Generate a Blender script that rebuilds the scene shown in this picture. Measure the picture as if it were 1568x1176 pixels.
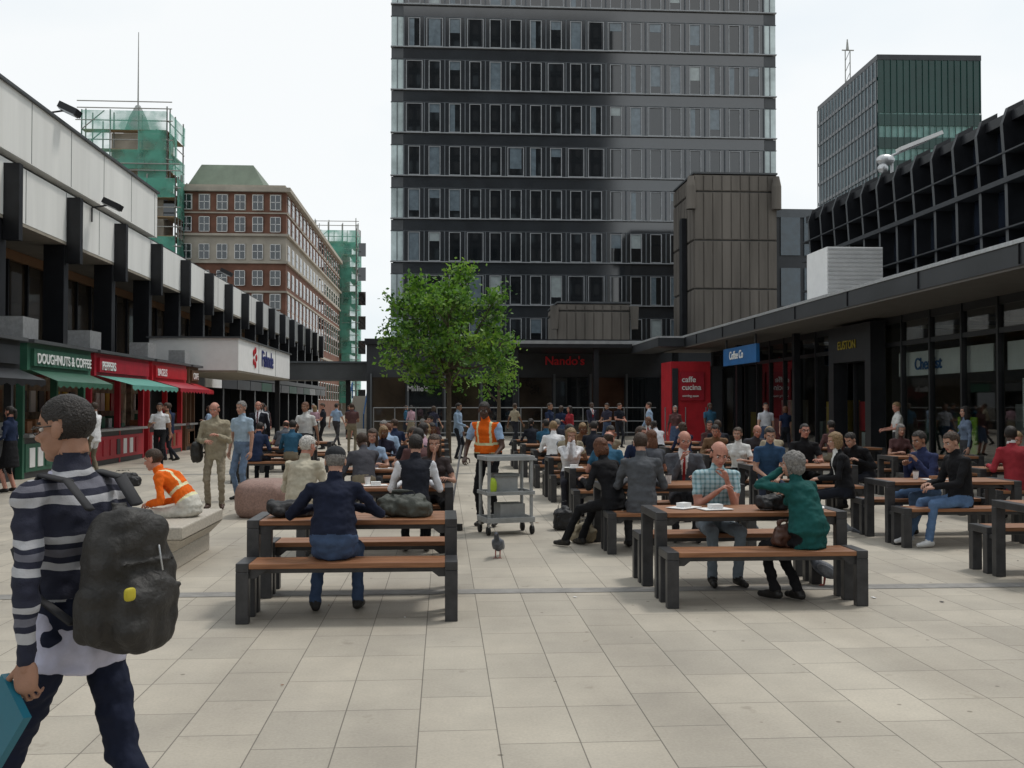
import bpy, math, random
import numpy as np
from mathutils import Vector, Matrix, noise
V=Vector; rad=math.radians
random.seed(7)
sc=bpy.context.scene
for o in list(bpy.data.objects): bpy.data.objects.remove(o)
COL=sc.collection
# ------------------------------------------------------------ materials
MC={}
def mat(name,col,rough=.7,metal=0,var=.12,scale=2.5,bump=0,bscale=60,ior=1.45,streak=False):
    if name in MC: return MC[name]
    m=bpy.data.materials.new(name); m.use_nodes=True; nt=m.node_tree; N=nt.nodes; L=nt.links
    b=N['Principled BSDF']; b.inputs['Roughness'].default_value=rough
    b.inputs['Metallic'].default_value=metal; b.inputs['IOR'].default_value=ior
    tc=N.new('ShaderNodeTexCoord'); mp=N.new('ShaderNodeMapping'); L.new(tc.outputs['Object'],mp.inputs[0])
    if streak: mp.inputs['Scale'].default_value=(1,1,.1)
    no=N.new('ShaderNodeTexNoise'); no.inputs['Scale'].default_value=scale; no.inputs['Detail'].default_value=4
    no.inputs['Roughness'].default_value=.65
    L.new(mp.outputs[0],no.inputs['Vector'])
    cr=N.new('ShaderNodeValToRGB'); e=cr.color_ramp.elements
    e[0].position=.32; e[1].position=.68
    e[0].color=tuple(max(c*(1-var),0) for c in col)+(1,); e[1].color=tuple(min(c*(1+var),1) for c in col)+(1,)
    L.new(no.outputs['Fac'],cr.inputs[0]); L.new(cr.outputs[0],b.inputs['Base Color'])
    if bump:
        n2=N.new('ShaderNodeTexNoise'); n2.inputs['Scale'].default_value=bscale; n2.inputs['Detail'].default_value=2
        L.new(tc.outputs['Object'],n2.inputs['Vector'])
        bp=N.new('ShaderNodeBump'); bp.inputs['Strength'].default_value=bump; bp.inputs['Distance'].default_value=.01
        L.new(n2.outputs['Fac'],bp.inputs['Height']); L.new(bp.outputs[0],b.inputs['Normal'])
    MC[name]=m; return m
def cloth(col):
    n='cloth_%02d_%02d_%02d'%tuple(int(c*99) for c in col)
    return mat(n,col,.88,0,.16,9,.35,35,ior=1.3)
def glassmat(name,tint=(.8,.85,.85),fac=.12,gl=(1,1,1)):
    m=bpy.data.materials.new(name); m.use_nodes=True; nt=m.node_tree; N=nt.nodes; L=nt.links
    N.remove(N['Principled BSDF'])
    t=N.new('ShaderNodeBsdfTransparent'); t.inputs[0].default_value=tint+(1,)
    g=N.new('ShaderNodeBsdfGlossy'); g.inputs['Roughness'].default_value=.02; g.inputs[0].default_value=gl+(1,)
    f=N.new('ShaderNodeFresnel'); f.inputs[0].default_value=1.5
    a=N.new('ShaderNodeMath'); a.operation='ADD'; a.inputs[1].default_value=fac; a.use_clamp=True
    mx=N.new('ShaderNodeMixShader'); L.new(f.outputs[0],a.inputs[0]); L.new(a.outputs[0],mx.inputs[0])
    L.new(t.outputs[0],mx.inputs[1]); L.new(g.outputs[0],mx.inputs[2]); L.new(mx.outputs[0],N['Material Output'].inputs[0])
    return m
def stripemat(name,stops,axis='Z',freq=6,rough=.9):
    m=bpy.data.materials.new(name); m.use_nodes=True; nt=m.node_tree; N=nt.nodes; L=nt.links
    b=N['Principled BSDF']; b.inputs['Roughness'].default_value=rough
    tc=N.new('ShaderNodeTexCoord'); sx=N.new('ShaderNodeSeparateXYZ'); L.new(tc.outputs['Object'],sx.inputs[0])
    no=N.new('ShaderNodeTexNoise'); no.inputs['Scale'].default_value=5; L.new(tc.outputs['Object'],no.inputs['Vector'])
    ma=N.new('ShaderNodeMath'); ma.operation='MULTIPLY_ADD'; ma.inputs[1].default_value=.06; L.new(no.outputs['Fac'],ma.inputs[0]); L.new(sx.outputs[axis],ma.inputs[2])
    mu=N.new('ShaderNodeMath'); mu.operation='MULTIPLY'; mu.inputs[1].default_value=freq; L.new(ma.outputs[0],mu.inputs[0])
    fr=N.new('ShaderNodeMath'); fr.operation='FRACT'; L.new(mu.outputs[0],fr.inputs[0])
    cr=N.new('ShaderNodeValToRGB'); cr.color_ramp.interpolation='CONSTANT'
    e=cr.color_ramp.elements
    while len(e)<len(stops): e.new(.5)
    for i,(p,c) in enumerate(stops): e[i].position=p; e[i].color=c+(1,)
    L.new(fr.outputs[0],cr.inputs[0]); L.new(cr.outputs[0],b.inputs['Base Color'])
    n2=N.new('ShaderNodeTexNoise'); n2.inputs['Scale'].default_value=160; L.new(tc.outputs['Object'],n2.inputs['Vector'])
    bp=N.new('ShaderNodeBump'); bp.inputs['Strength'].default_value=.5; bp.inputs['Distance'].default_value=.004; L.new(n2.outputs['Fac'],bp.inputs['Height']); L.new(bp.outputs[0],b.inputs['Normal'])
    return m
def checkmat(name):
    m=bpy.data.materials.new(name); m.use_nodes=True; nt=m.node_tree; N=nt.nodes; L=nt.links
    b=N['Principled BSDF']; b.inputs['Roughness'].default_value=.9
    tc=N.new('ShaderNodeTexCoord'); sx=N.new('ShaderNodeSeparateXYZ'); L.new(tc.outputs['Object'],sx.inputs[0])
    outs=[]
    for ax,w in (('X',22),('Z',22)):
        mu=N.new('ShaderNodeMath'); mu.operation='MULTIPLY'; mu.inputs[1].default_value=w; L.new(sx.outputs[ax],mu.inputs[0])
        fr=N.new('ShaderNodeMath'); fr.operation='FRACT'; L.new(mu.outputs[0],fr.inputs[0])
        gt=N.new('ShaderNodeMath'); gt.operation='GREATER_THAN'; gt.inputs[1].default_value=.6; L.new(fr.outputs[0],gt.inputs[0]); outs.append(gt)
    ad=N.new('ShaderNodeMath'); ad.operation='ADD'; L.new(outs[0].outputs[0],ad.inputs[0]); L.new(outs[1].outputs[0],ad.inputs[1])
    hv=N.new('ShaderNodeMath'); hv.operation='MULTIPLY'; hv.inputs[1].default_value=.45; L.new(ad.outputs[0],hv.inputs[0])
    cr=N.new('ShaderNodeValToRGB'); cr.color_ramp.interpolation='CONSTANT'; e=cr.color_ramp.elements; e.new(.5)
    e[0].position=0;e[0].color=(.42,.55,.58,1); e[1].position=.3;e[1].color=(.25,.40,.45,1); e[2].position=.8;e[2].color=(.14,.25,.26,1)
    L.new(hv.outputs[0],cr.inputs[0]); L.new(cr.outputs[0],b.inputs['Base Color']); return m
white=mat('white_concrete',(.74,.74,.71),.8,0,.09,.8,.15,30,streak=True)
white2=mat('white_paint',(.78,.78,.77),.6,0,.05)
black=mat('black_steel',(.012,.013,.016),.4,0,.3)
dark=mat('dark_cladding',(.028,.031,.036),.45,0,.25,.8)
darkgrey=mat('grey_cladding',(.07,.075,.08),.5,0,.2,.8)
soffit=mat('soffit',(.3,.27,.22),.8)
steel=mat('bench_steel',(.055,.055,.058),.42,.4,.25,8,.1,60)
silver=mat('galvanised',(.5,.51,.52),.4,.7,.15,12)
conc=mat('brown_concrete',(.135,.12,.104),.9,0,.3,.9,.5,12,streak=True)
darkglass=mat('dark_glass',(.009,.011,.013),.03,0,.2,.5,ior=1.9)
navyglass=mat('navy_glass',(.012,.018,.032),.1,0,.4,.4,ior=1.5)
brownglass=mat('brown_glass',(.035,.026,.018),.06,0,.6,.4,ior=1.5)
cladglass=mat('cladding_glass',(.022,.025,.029),.09,0,.3,.6,ior=2.0)
blind=mat('window_blind',(.13,.165,.19),.12,0,.25,2,ior=1.7)
blind2=mat('window_blind_pale',(.32,.36,.36),.15,0,.15,2,ior=1.6)
palegl=mat('corner_sky_glass',(.5,.58,.58),.1,0,.35,.35,ior=1.6)  # sky reflection of the corner panes put into the pale base colour
frame=mat('alu_frame',(.10,.11,.12),.45,.3,.1)
frame2=mat('pale_frame',(.30,.31,.32),.45,.2,.15)
red=mat('red_paint',(.36,.015,.03),.45,0,.15)
redl=mat('red_sign',(.46,.02,.03),.4,0,.12)
green=mat('green_paint',(.03,.11,.07),.5,0,.15)
brick=mat('red_brick',(.185,.088,.06),.9,0,.25,.7,.2,60)
stone=mat('pale_stone',(.42,.38,.32),.85,0,.15,.7)
copper=mat('copper_roof',(.16,.20,.15),.7,0,.2,.5,streak=True)
granite=mat('granite',(.44,.40,.34),.6,0,.22,40,.05,90)
pinkgr=mat('pink_granite',(.27,.17,.14),.6,0,.25,40)
rubber=mat('rubber',(.02,.02,.02),.8)
glass=glassmat('shop_glass',(.74,.80,.78),.04)
def woodmat():
    m=bpy.data.materials.new('hardwood_slats'); m.use_nodes=True; N=m.node_tree.nodes; L=m.node_tree.links
    b=N['Principled BSDF']; b.inputs['Roughness'].default_value=.5
    tc=N.new('ShaderNodeTexCoord'); mp=N.new('ShaderNodeMapping'); mp.inputs['Scale'].default_value=(1.5,22,22)
    no=N.new('ShaderNodeTexNoise'); no.inputs['Scale'].default_value=2; no.inputs['Detail'].default_value=6
    L.new(tc.outputs['Object'],mp.inputs[0]); L.new(mp.outputs[0],no.inputs['Vector'])
    cr=N.new('ShaderNodeValToRGB'); e=cr.color_ramp.elements; e[0].position=.3;e[1].position=.75
    e[0].color=(.17,.066,.028,1); e[1].color=(.36,.165,.075,1)
    L.new(no.outputs['Fac'],cr.inputs[0]); L.new(cr.outputs[0],b.inputs['Base Color']); return m
wood=woodmat()
# ------------------------------------------------------------ builders
class Geo:
    def __init__(s): s.v=[]; s.f=[]
    def loft(s,rings,seg=14):
        b=len(s.v)
        for c,a,d in rings:
            for i in range(seg):
                t=2*math.pi*i/seg; s.v.append(tuple(c+a*math.cos(t)+d*math.sin(t)))
        for r in range(len(rings)-1):
            for i in range(seg):
                j=(i+1)%seg; o=b+r*seg
                s.f.append((o+i,o+j,o+seg+j,o+seg+i))
        s.f.append(tuple(range(b+seg-1,b-1,-1))); o=b+(len(rings)-1)*seg
        s.f.append(tuple(range(o,o+seg)))
    def cap(s,p0,p1,r0,r1,seg=12,flat=None):
        d=p1-p0
        if d.length<1e-5: d=V((0,0,1e-4))
        n=d.normalized(); a=n.orthogonal().normalized(); c=n.cross(a); fa=1
        if flat is not None: a=(flat[0]-n*flat[0].dot(n)).normalized(); c=n.cross(a); fa=flat[1]
        R=[]
        for t in (82,55,25): R.append((p0-n*r0*math.sin(rad(t))*min(fa,1),r0*math.cos(rad(t))))
        for t in (25,55,82): R.append((p1+n*r1*math.sin(rad(t))*min(fa,1),r1*math.cos(rad(t))))
        s.loft([(q,a*r*fa,c*r) for q,r in R],seg)
    def ell(s,c,r,e=1,M=None,seg=16,n=9):
        c=V(c); b=len(s.v)
        f=lambda x:math.copysign(abs(x)**e,x)
        for k in range(n+1):
            ph=-math.pi/2*.96+math.pi*.96*k/n
            for i in range(seg):
                t=2*math.pi*i/seg
                p=V((r[0]*f(math.cos(ph))*f(math.cos(t)),r[1]*f(math.cos(ph))*f(math.sin(t)),r[2]*f(math.sin(ph))))
                if M is not None: p=M@p
                s.v.append(tuple(c+p))
        for k in range(n):
            for i in range(seg):
                j=(i+1)%seg; o=b+k*seg; s.f.append((o+i,o+j,o+seg+j,o+seg+i))
        s.f.append(tuple(range(b+seg-1,b-1,-1))); o=b+n*seg; s.f.append(tuple(range(o,o+seg)))
class MB:
    def __init__(s): s.v=[];s.f=[];s.m=[];s.mats=[]
    def mi(s,m):
        if m not in s.mats: s.mats.append(m)
        return s.mats.index(m)
    def poly(s,pts,m):
        i=len(s.v); s.v+=[tuple(p) for p in pts]; s.f.append(tuple(range(i,i+len(pts)))); s.m.append(s.mi(m))
    def box(s,x0,x1,y0,y1,z0,z1,m,M=None):
        i=len(s.v); P=[(x,y,z) for z in (z0,z1) for x,y in ((x0,y0),(x1,y0),(x1,y1),(x0,y1))]
        if M is not None: P=[tuple(M@V(p)) for p in P]
        s.v+=P; k=s.mi(m)
        for q in ((3,2,1,0),(4,5,6,7),(0,1,5,4),(1,2,6,5),(2,3,7,6),(3,0,4,7)):
            s.f.append(tuple(i+a for a in q)); s.m.append(k)
    def geo(s,g,m):
        i=len(s.v); k=s.mi(m); s.v+=g.v
        for f in g.f: s.f.append(tuple(i+a for a in f)); s.m.append(k)
    def cyl(s,p0,p1,r0,r1,m,seg=8):
        g=Geo(); p0=V(p0);p1=V(p1); n=(p1-p0).normalized(); a=n.orthogonal().normalized(); c=n.cross(a)
        g.loft([(p0,a*r0,c*r0),(p1,a*r1,c*r1)],seg); s.geo(g,m)
    def obj(s,name,loc=(0,0,0),rz=0,bevel=0,smooth=False,parent=None):
        me=bpy.data.meshes.new(name); me.from_pydata(s.v,[],s.f); me.polygons.foreach_set('material_index',s.m)
        for m in s.mats: me.materials.append(m)
        if smooth: me.polygons.foreach_set('use_smooth',[True]*len(s.f))
        me.update(); return place(name,me,loc,rz,bevel,parent)
def place(name,me,loc=(0,0,0),rz=0,bevel=0,parent=None):
    o=bpy.data.objects.new(name,me); COL.objects.link(o); o.location=loc; o.rotation_euler=(0,0,rad(rz))
    if bevel:
        b=o.modifiers.new('bevel','BEVEL'); b.width=bevel; b.segments=2; b.limit_method='ANGLE'
    if parent: o.parent=parent
    return o
def text(name,txt,size,loc,rot,m,parent=None,ext=.01):
    c=bpy.data.curves.new(name,'FONT'); c.body=txt; c.size=size; c.extrude=ext; c.offset=size*.012
    o=bpy.data.objects.new(name,c); COL.objects.link(o); o.location=loc; o.rotation_euler=tuple(rad(a) for a in rot)
    c.materials.append(m)
    if parent: o.parent=parent
    return o
def voxel(g,size,sm=3):
    me=bpy.data.meshes.new('t'); me.from_pydata([tuple(p) for p in g.v],[],g.f)
    o=bpy.data.objects.new('t',me); COL.objects.link(o)
    m=o.modifiers.new('r','REMESH'); m.mode='VOXEL'; m.voxel_size=size
    s=o.modifiers.new('s','SMOOTH'); s.factor=.5; s.iterations=sm
    dg=bpy.context.evaluated_depsgraph_get(); dg.update()
    m2=bpy.data.meshes.new_from_object(o.evaluated_get(dg))
    n=len(m2.vertices); co=np.empty(n*3); m2.vertices.foreach_get('co',co)
    no=np.empty(n*3); m2.vertices.foreach_get('normal',no)
    F=[tuple(p.vertices) for p in m2.polygons]
    bpy.data.objects.remove(o); bpy.data.meshes.remove(me); bpy.data.meshes.remove(m2)
    return co.reshape(-1,3),no.reshape(-1,3),F
def soft(name,g,m,loc=(0,0,0),rz=0,vox=.012,crease=.006,parent=None,sm=3,fq=13):
    co,no,F=voxel(g,vox,sm)
    for i in range(len(co)):
        p=V(co[i]); co[i]+=no[i]*crease*(noise.noise(p*fq)+.5*noise.noise(p*fq*2.3))
    me=bpy.data.meshes.new(name); me.from_pydata(co.tolist(),[],F); me.materials.append(m)
    me.polygons.foreach_set('use_smooth',[True]*len(F)); return place(name,me,loc,rz,0,parent)
# ------------------------------------------------------------ people
def centers(co,F): return np.array([co[list(f)].mean(axis=0) for f in F])
HEADS={}
def head(hair='short',hi=True,gl=False):
    key=(hair,hi,gl)
    if key in HEADS: return HEADS[key]
    g=Geo()
    g.ell((0,-.012,.030),(.076,.098,.088)); g.ell((0,.020,-.03),(.060,.070,.086)); g.ell((0,.010,-.060),(.055,.060,.046))
    g.ell((0,.054,-.092),(.027,.028,.024)); g.ell((0,.076,.024),(.046,.017,.011))
    g.cap(V((0,.082,.012)),V((0,.106,-.026)),.008,.011); g.ell((0,.096,-.031),(.018,.014,.010))
    g.ell((0,.080,-.056),(.024,.014,.0065)); g.ell((0,.079,-.068),(.021,.014,.0065))
    for s in (-1,1):
        g.ell((s*.036,.058,-.022),(.024,.022,.02)); g.ell((s*.079,-.008,-.008),(.010,.019,.032))
    if hair in('long','bob'):
        b=.13 if hair=='long' else .085; z=-.08 if hair=='long' else -.03
        for s in(-1,1): g.ell((s*.062,-.02,z),(.028,.055,b))
        g.ell((0,-.06,z),(.078,.05,b)); g.ell((0,-.018,.04),(.085,.103,.088))
    if hair=='pony': g.ell((0,-.125,.02),(.03,.035,.035)); g.ell((0,-.14,-.06),(.025,.025,.085))
    if hair=='wild': g.ell((0,-.03,.03),(.092,.10,.094)); g.ell((0,-.05,-.035),(.082,.064,.072))
    if hair=='cap': g.ell((0,-.01,.055),(.086,.104,.072)); g.ell((0,.095,.05),(.062,.06,.012))
    co,no,F=voxel(g,.0055 if hi else .009,3)
    for s in(-1,1):
        d=np.sqrt(((co[:,0]-s*.031)/.019)**2+((co[:,2]-.003)/.013)**2); w=np.exp(-d**2)*(co[:,1]>.03); co[:,1]-=.010*w
    def hm(p):
        x,y,z=p
        if hair=='cap' and z>.038: return 6
        if hair!='wild' and hair!='long' and hair!='bob' and abs(x)>.072 and -.03<y<.02 and -.045<z<.028: return 2
        rx=(x/.062)**2+((z+.03)/.088)**2
        if y>.052: hl=.07 if hair!='bald' else 9
        elif y>.0: hl=-.01+(y/.052)*.06 if abs(x)>.05 else .05
        elif y>-.03: hl=-.04
        else: hl=-.075
        if hair in('long','bob','wild','pony') and y<.03: hl=-.3
        if hair in('long','bob') and y<.055 and rx>1.1: hl=-.3
        if hair=='bald' and (z>.055 or y>.03): return 2
        return 4 if z>hl else 2
    for i in range(len(co)):
        c=hm(co[i])
        if c==4:
            p=V(co[i]); am=.5 if hair in('crop','bald') else 1.
            if hair=='wild': am=1.5
            co[i]+=no[i]*(.010*am+am*.006*noise.noise(V((p.x*50,p.y*50,p.z*22)))+.003*am*noise.noise(p*110))
    C=centers(co,F); M=[]
    for c in C:
        m=hm(c)
        if m==2:
            x,y,z=c
            if y>.07 and abs(z+.062)<.010 and abs(x)<.024: m=9
            if y>.06 and abs(z-.026)<.0045 and .014<abs(x)<.046: m=4
        M.append(m)
    co=co.tolist(); F=list(F)
    def ad(q,mm):
        b=len(co); co.extend(list(p) for p in q.v)
        for f in q.f: F.append(tuple(b+a for a in f)); M.append(mm)
    for s in(-1,1):
        for (cc,r,mm) in (((s*.031,.066,.003),(.013,.0125,.0085),7),((s*.031,.0735,.002),(.0062,.0065,.0062),8)):
            q=Geo(); q.ell(cc,r,seg=10,n=6); ad(q,mm)
        if gl:
            q=Geo(); q.cap(V((s*.082,-.012,.010)),V((s*.074,.05,.010)),.0028,.0028,6); q.cap(V((s*.074,.05,.010)),V((s*.056,.093,.008)),.0028,.0028,6); 
            pr=None
            for a in range(13):
                t=a*math.pi/6; p=V((s*.032+.023*math.cos(t),.095-.25*abs(.023*math.cos(t)+0),.001+.015*math.sin(t)))
                if pr is not None: q.cap(pr,p,.002,.002,5)
                pr=p
            ad(q,8)
    if gl: q=Geo(); q.cap(V((-.01,.096,.006)),V((.01,.096,.006)),.002,.002,5); ad(q,8)
    HEADS[key]=(np.array(co),F,M); return HEADS[key]
HANDS={}
def hand(curl,hi=True):
    key=(curl,hi)
    if key in HANDS: return HANDS[key]
    g=Geo(); g.ell((0,.048,0),(.041,.055,.0155),.7); g.cap(V((0,-.03,0)),V((0,.02,0)),.024,.022)
    for x,y,L,r,sp in ((-.030,.088,.072,.0088,-.10),(-.010,.095,.080,.009,-.03),(.011,.092,.073,.0086,.04),(.030,.082,.056,.0076,.12)):
        p=V((x,y-.012,0)); a=rad(6)
        for k,fr in enumerate((.48,.3,.25)):
            a+=rad(curl)*(.6,1,.7)[k]
            q=p+V((math.sin(sp)*math.cos(a),math.cos(a)*math.cos(sp),-math.sin(a)))*L*fr*(1.15 if k==0 else 1)
            g.cap(p,q,r*(1-.08*k),r*(.94-.08*k),8); p=q
    p=V((-.030,.02,-.004)); c=rad(curl)
    for d,l,r in ((V((-.75,.65,-.15)),.045,.0125),(V((-.45+c*.25,.85,-.35-c*.2)),.032,.0105),(V((-.15+c*.4,.9,-.4-c*.3)),.026,.009)):
        q=p+d.normalized()*l; g.cap(p,q,r,r*.92,8); p=q
    co,no,F=voxel(g,.0042 if hi else .0065,1); HANDS[key]=(co,F); return HANDS[key]
def ik(a,t,l1,l2,hint):
    d=t-a; L=d.length; mx=(l1+l2)*.995
    if L>mx: t=a+d*(mx/L); d=t-a; L=mx
    n=d/L; x=(l1*l1-l2*l2+L*L)/(2*L); h=math.sqrt(max(l1*l1-x*x,0))
    p=hint-n*hint.dot(n); p.normalize()
    return a+n*x+p*h,t
def body(kind='stand',H=1.75,lean=0,slump=0,twist=0,tilt=0,hy=0,hp=0,hl=None,hr=None,fl=None,fr=None,el=None,er=None,pel=None,
         sleeve='long',jacket=False,hair='short',fem=False,skirt=False,vox=.02,hi=False,fat=1,tie=False,vest=False,curl=(28,28),bnl=None,bnr=None,fold=.008,gl=False):
    k=H/1.75; z0=V((0,0,1))
    if kind=='sit':
        pel=pel or .575; hl=hl or(-.16,.36,.80); hr=hr or(.16,.36,.80); fl=fl or(-.12,.40,.085); fr=fr or(.12,.38,.085)
    elif kind=='walk':
        pel=pel or .935*k; hl=hl or(-.25,-.16,.86*k); hr=hr or(.25,.24,.9*k); fl=fl or(-.08,.30,.085); fr=fr or(.08,-.30,.13)
    else:
        pel=pel or .95*k; hl=hl or(-.25,.06,.84*k); hr=hr or(.25,.05,.84*k); fl=fl or(-.11,.02,.085); fr=fr or(.11,-.02,.085)
    hl,hr,fl,fr=V(hl),V(hr),V(fl),V(fr)
    def up(a): return V((math.sin(rad(tilt)),math.sin(a),math.cos(a))).normalized()
    P=V((0,0,pel)); l=rad(lean); s=rad(slump); u1,u2,u3=up(l),up(l+s*.5),up(l+s); tw=rad(twist)
    rt=V((math.cos(tw),math.sin(tw),0)); rp=V((1,0,0))
    Wp=P+u1*.17*k; Cp=Wp+u2*.19*k; Sp=Cp+u3*.11*k; Nb=Sp+u3*.07*k; un=(u3+up(l*.3)*.8).normalized(); Nt=Nb+un*.08*k
    J=.012 if jacket else .004; g=Geo()
    sw=.158 if fem else .178
    def rg(c,u,r,a,b): 
        f=u.cross(r).normalized(); return (c,r*a*k,f*b*k)
    wa=(.128 if fem else .148)*fat; hipw=.168 if fem else .16
    g.loft([rg(P-u1*.11*k,u1,rp,.11,.085),rg(P-u1*.04*k,u1,rp,hipw-.004,.118),rg(P+u1*.04*k,u1,rp,hipw*fat+J,.12*fat+J),
        rg(Wp-u1*.02,u1,rp,wa+J,.105*fat**1.5+J),rg(Wp+u2*.04,u2,rt,wa+J,.105*fat+J),rg(Cp-u2*.06*k,u2,rt,.158+J,.114+J),
        rg(Cp+u3*.03*k,u3,rt,(.155 if fem else .17)+J,.118+J),rg(Sp-u3*.02*k,u3,rt,(.145 if fem else .165)+J,.102+J),rg(Sp+u3*.03*k,u3,rt,.115,.075),
        rg(Nb-u3*.005,un,rt,.066,.062),rg(Nt,un,rt,.054,.056),rg(Nt+un*.04*k,un,rt,.048,.05)],18)
    fw=u2.cross(rt).normalized()
    if fem:
        for q in(-1,1): g.ell(Cp+rt*q*.075+fw*.085,(.06,.05,.055))
    if jacket: g.loft([rg(P-u1*.13*k,u1,rp,.178,.135),rg(P+u1*.02*k,u1,rp,.176,.135),rg(Wp,u1,rp,wa+.015,.12)],16)
    segs=[]; S=segs.append
    S((P-u1*.1,Wp-u1*(.05 if jacket or fem else .03),.13,.13,0 if jacket else 1))
    if jacket: S((P-u1*.16,P,.16,.15,0))
    S((Wp-u1*.02,Cp,.14,.15,0)); S((Cp,Sp,.14,.12,0)); S((Sp-rt*sw*k*.8,Sp+rt*sw*k*.8,.065,.065,0)); S((Sp,Nb,.09,.075,5 if tie else 0)); S((Nb+un*.05,Nt+un*.05,.05,.05,2))
    hands=[]
    for q,tg,hint in((-1,hl,el),(1,hr,er)):
        sh=Sp+rt*q*sw*k-u3*.015; hint=V(hint) if hint else V((q*.55,-.55,-.8))
        e,w=ik(sh,tg,.285*k,.255*k,hint)
        g.cap(Sp+rt*q*.08*k,sh,.062*k,.060*k+J*.5); a=(.85 if fem else 1)*k; j=J if sleeve=='long' else 0
        g.cap(sh,e,.058*a+J*.5,.044*a+j*.8); g.cap(e,w,.043*a+j*.8,.028*a+(j+.004 if sleeve=='long' else 0))
        am=5 if vest else 0
        if sleeve=='long': S((sh,e,.055,.045,am)); S((e,w,.045,.032,am))
        elif sleeve=='short': 
            m_=sh.lerp(e,.6); S((sh,m_,.055,.05,am)); S((m_,e,.048,.045,2)); S((e,w,.045,.03,2)); g.cap(sh.lerp(e,.2),m_,.062*a,.060*a)
        hands.append((q,w,(w-e).normalized(),bnl if q<0 else bnr,curl[0] if q<0 else curl[1]))
    for q,tg in((-1,fl),(1,fr)):
        hp_=P+rp*q*.088*k-z0*.035; kn,an=ik(hp_,tg,.435*k,.43*k,V((q*.12,1,.45)))
        g.cap(hp_,kn,.088*k,.066*k); g.cap(kn,kn.lerp(an,.35),.063*k,.058*k); g.cap(kn.lerp(an,.3),an,.058*k,.047*k if skirt else .056*k)
        S((hp_,kn,.085,.062,1))
        if skirt: S((kn,an,.055,.04,2))
        else: S((kn,an-(an-kn).normalized()*.02,.058,.05,1))
        fd=V((q*.16,1,0)).normalized()
        if an.z>.1: fd=(fd-z0*(an.z-.085)*4).normalized()
        h=an-fd*.03-z0*.035; t=an+fd*.155-z0*.048
        g.cap(h,t,.043,.031); g.cap(h,an+fd*.08-z0*.04,.043,.042); S((h,t,.043,.034,3)); S((an-z0*.03,an+fd*.1-z0*.035,.05,.045,3))
    if skirt: 
        g.loft([rg(P+u1*.05,u1,rp,.16,.12),rg(P-z0*.2,z0,rp,.19,.15),rg(P-z0*.42,z0,rp,.2,.17)],16)
        S((P,P-z0*.42,.17,.17,1))
    co,no,F=voxel(g,vox,3)
    A=np.array([s_[0] for s_ in segs]);B=np.array([s_[1] for s_ in segs]);ra=np.array([s_[2] for s_ in segs]);rb=np.array([s_[3] for s_ in segs]);mm=np.array([s_[4] for s_ in segs])
    def asg(C):
        BA=B-A; t=np.clip(((C[:,None]-A)*BA).sum(-1)/((BA**2).sum(-1)+1e-9),0,1)
        d=np.linalg.norm(C[:,None]-A-t[...,None]*BA,axis=-1)-(ra+(rb-ra)*t); return mm[d.argmin(1)]
    va=asg(co)
    for i in range(len(co)):
        p=V(co[i])
        if va[i] in(0,1,5):
            n_=noise.noise(V((p.x*9,p.y*9,p.z*14)))+.6*noise.noise(p*27)-.7*abs(noise.noise(V((p.x*7+3,p.y*7,p.z*20)))); co[i]+=no[i]*fold*(n_+.1)
    co[:,2]=np.maximum(co[:,2],.002)
    C=centers(co,F); M=asg(C).tolist()
    u2n=np.array(u2); fn=np.array(fw); rn=np.array(rt); Pn=np.array(P)
    R_=C-Pn; hh=R_@u2n; xx=R_@rn; ffs=(C-np.array(Cp))@fn
    for i in range(len(M)):
        if M[i]==0 and tie and ffs[i]>.02 and .18<hh[i]/k<.58:
            wv=.012+.16*(hh[i]/k-.2)
            if abs(xx[i])<wv: M[i]=6 if abs(xx[i])<.02 else 5
        if M[i]==0 and vest and abs(xx[i])<.2:
            h_=hh[i]/k
            if .07<h_<.11 or .21<h_<.245 or(h_>.245 and .08<abs(xx[i])<.11): M[i]=6
    co=co.tolist(); F=list(F)
    def add(c2,F2,M2):
        b=len(co); co.extend(c2.tolist()); F.extend(tuple(b+a for a in f) for f in F2); M.extend(M2)
    hc,hF,hM=head(hair,hi,gl)
    Rm=Matrix.Rotation(rad(hy)+tw*.3,3,'Z')@Matrix.Rotation(rad(hp),3,'X')
    Rn=np.array(Rm); cen=np.array(Nt+Rm@V((0,.022,.07))*k)
    add((hc*k*(.96 if fem else 1.0))@Rn.T+cen,hF,hM)
    for q,w,y,bn,cu in hands:
        hcv,hFF=hand(cu,hi); bn=V(bn) if bn else (V((q,0,0)) if y.z<-.75 else V((q*.35,0,1)))
        z=(bn-y*bn.dot(y)).normalized(); x=y.cross(z); Mx=np.array([x,y,z]).T
        c2=hcv*(.9 if fem else 1.0); 
        if q<0: c2=c2*np.array([-1,1,1])
        add(c2@Mx.T+np.array(w+y*.012),hFF,[2]*len(hFF))
    me=bpy.data.meshes.new('person'); me.from_pydata(co,[],F)
    for i in range(10): me.materials.append(None)
    me.polygons.foreach_set('material_index',M); me.polygons.foreach_set('use_smooth',[True]*len(F)); me.update(); return me
eyew=mat('eye_white',(.6,.58,.55),.3,0,.02); eyed=mat('eye_iris',(.03,.02,.015),.2,0,.02)
SK={'light':mat('skin_light',(.46,.26,.19),.55,0,.12,14,.15,120,ior=1.4),'pink':mat('skin_pink',(.48,.23,.17),.55,0,.12,14,.15,120,ior=1.4),'tan':mat('skin_tan',(.33,.175,.115),.55,0,.1,14,.15,120),'brown':mat('skin_brown',(.17,.085,.05),.55,0,.1,14,.15,120),'dark':mat('skin_dark',(.075,.038,.025),.5,0,.15,14,.15,120)}
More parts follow.
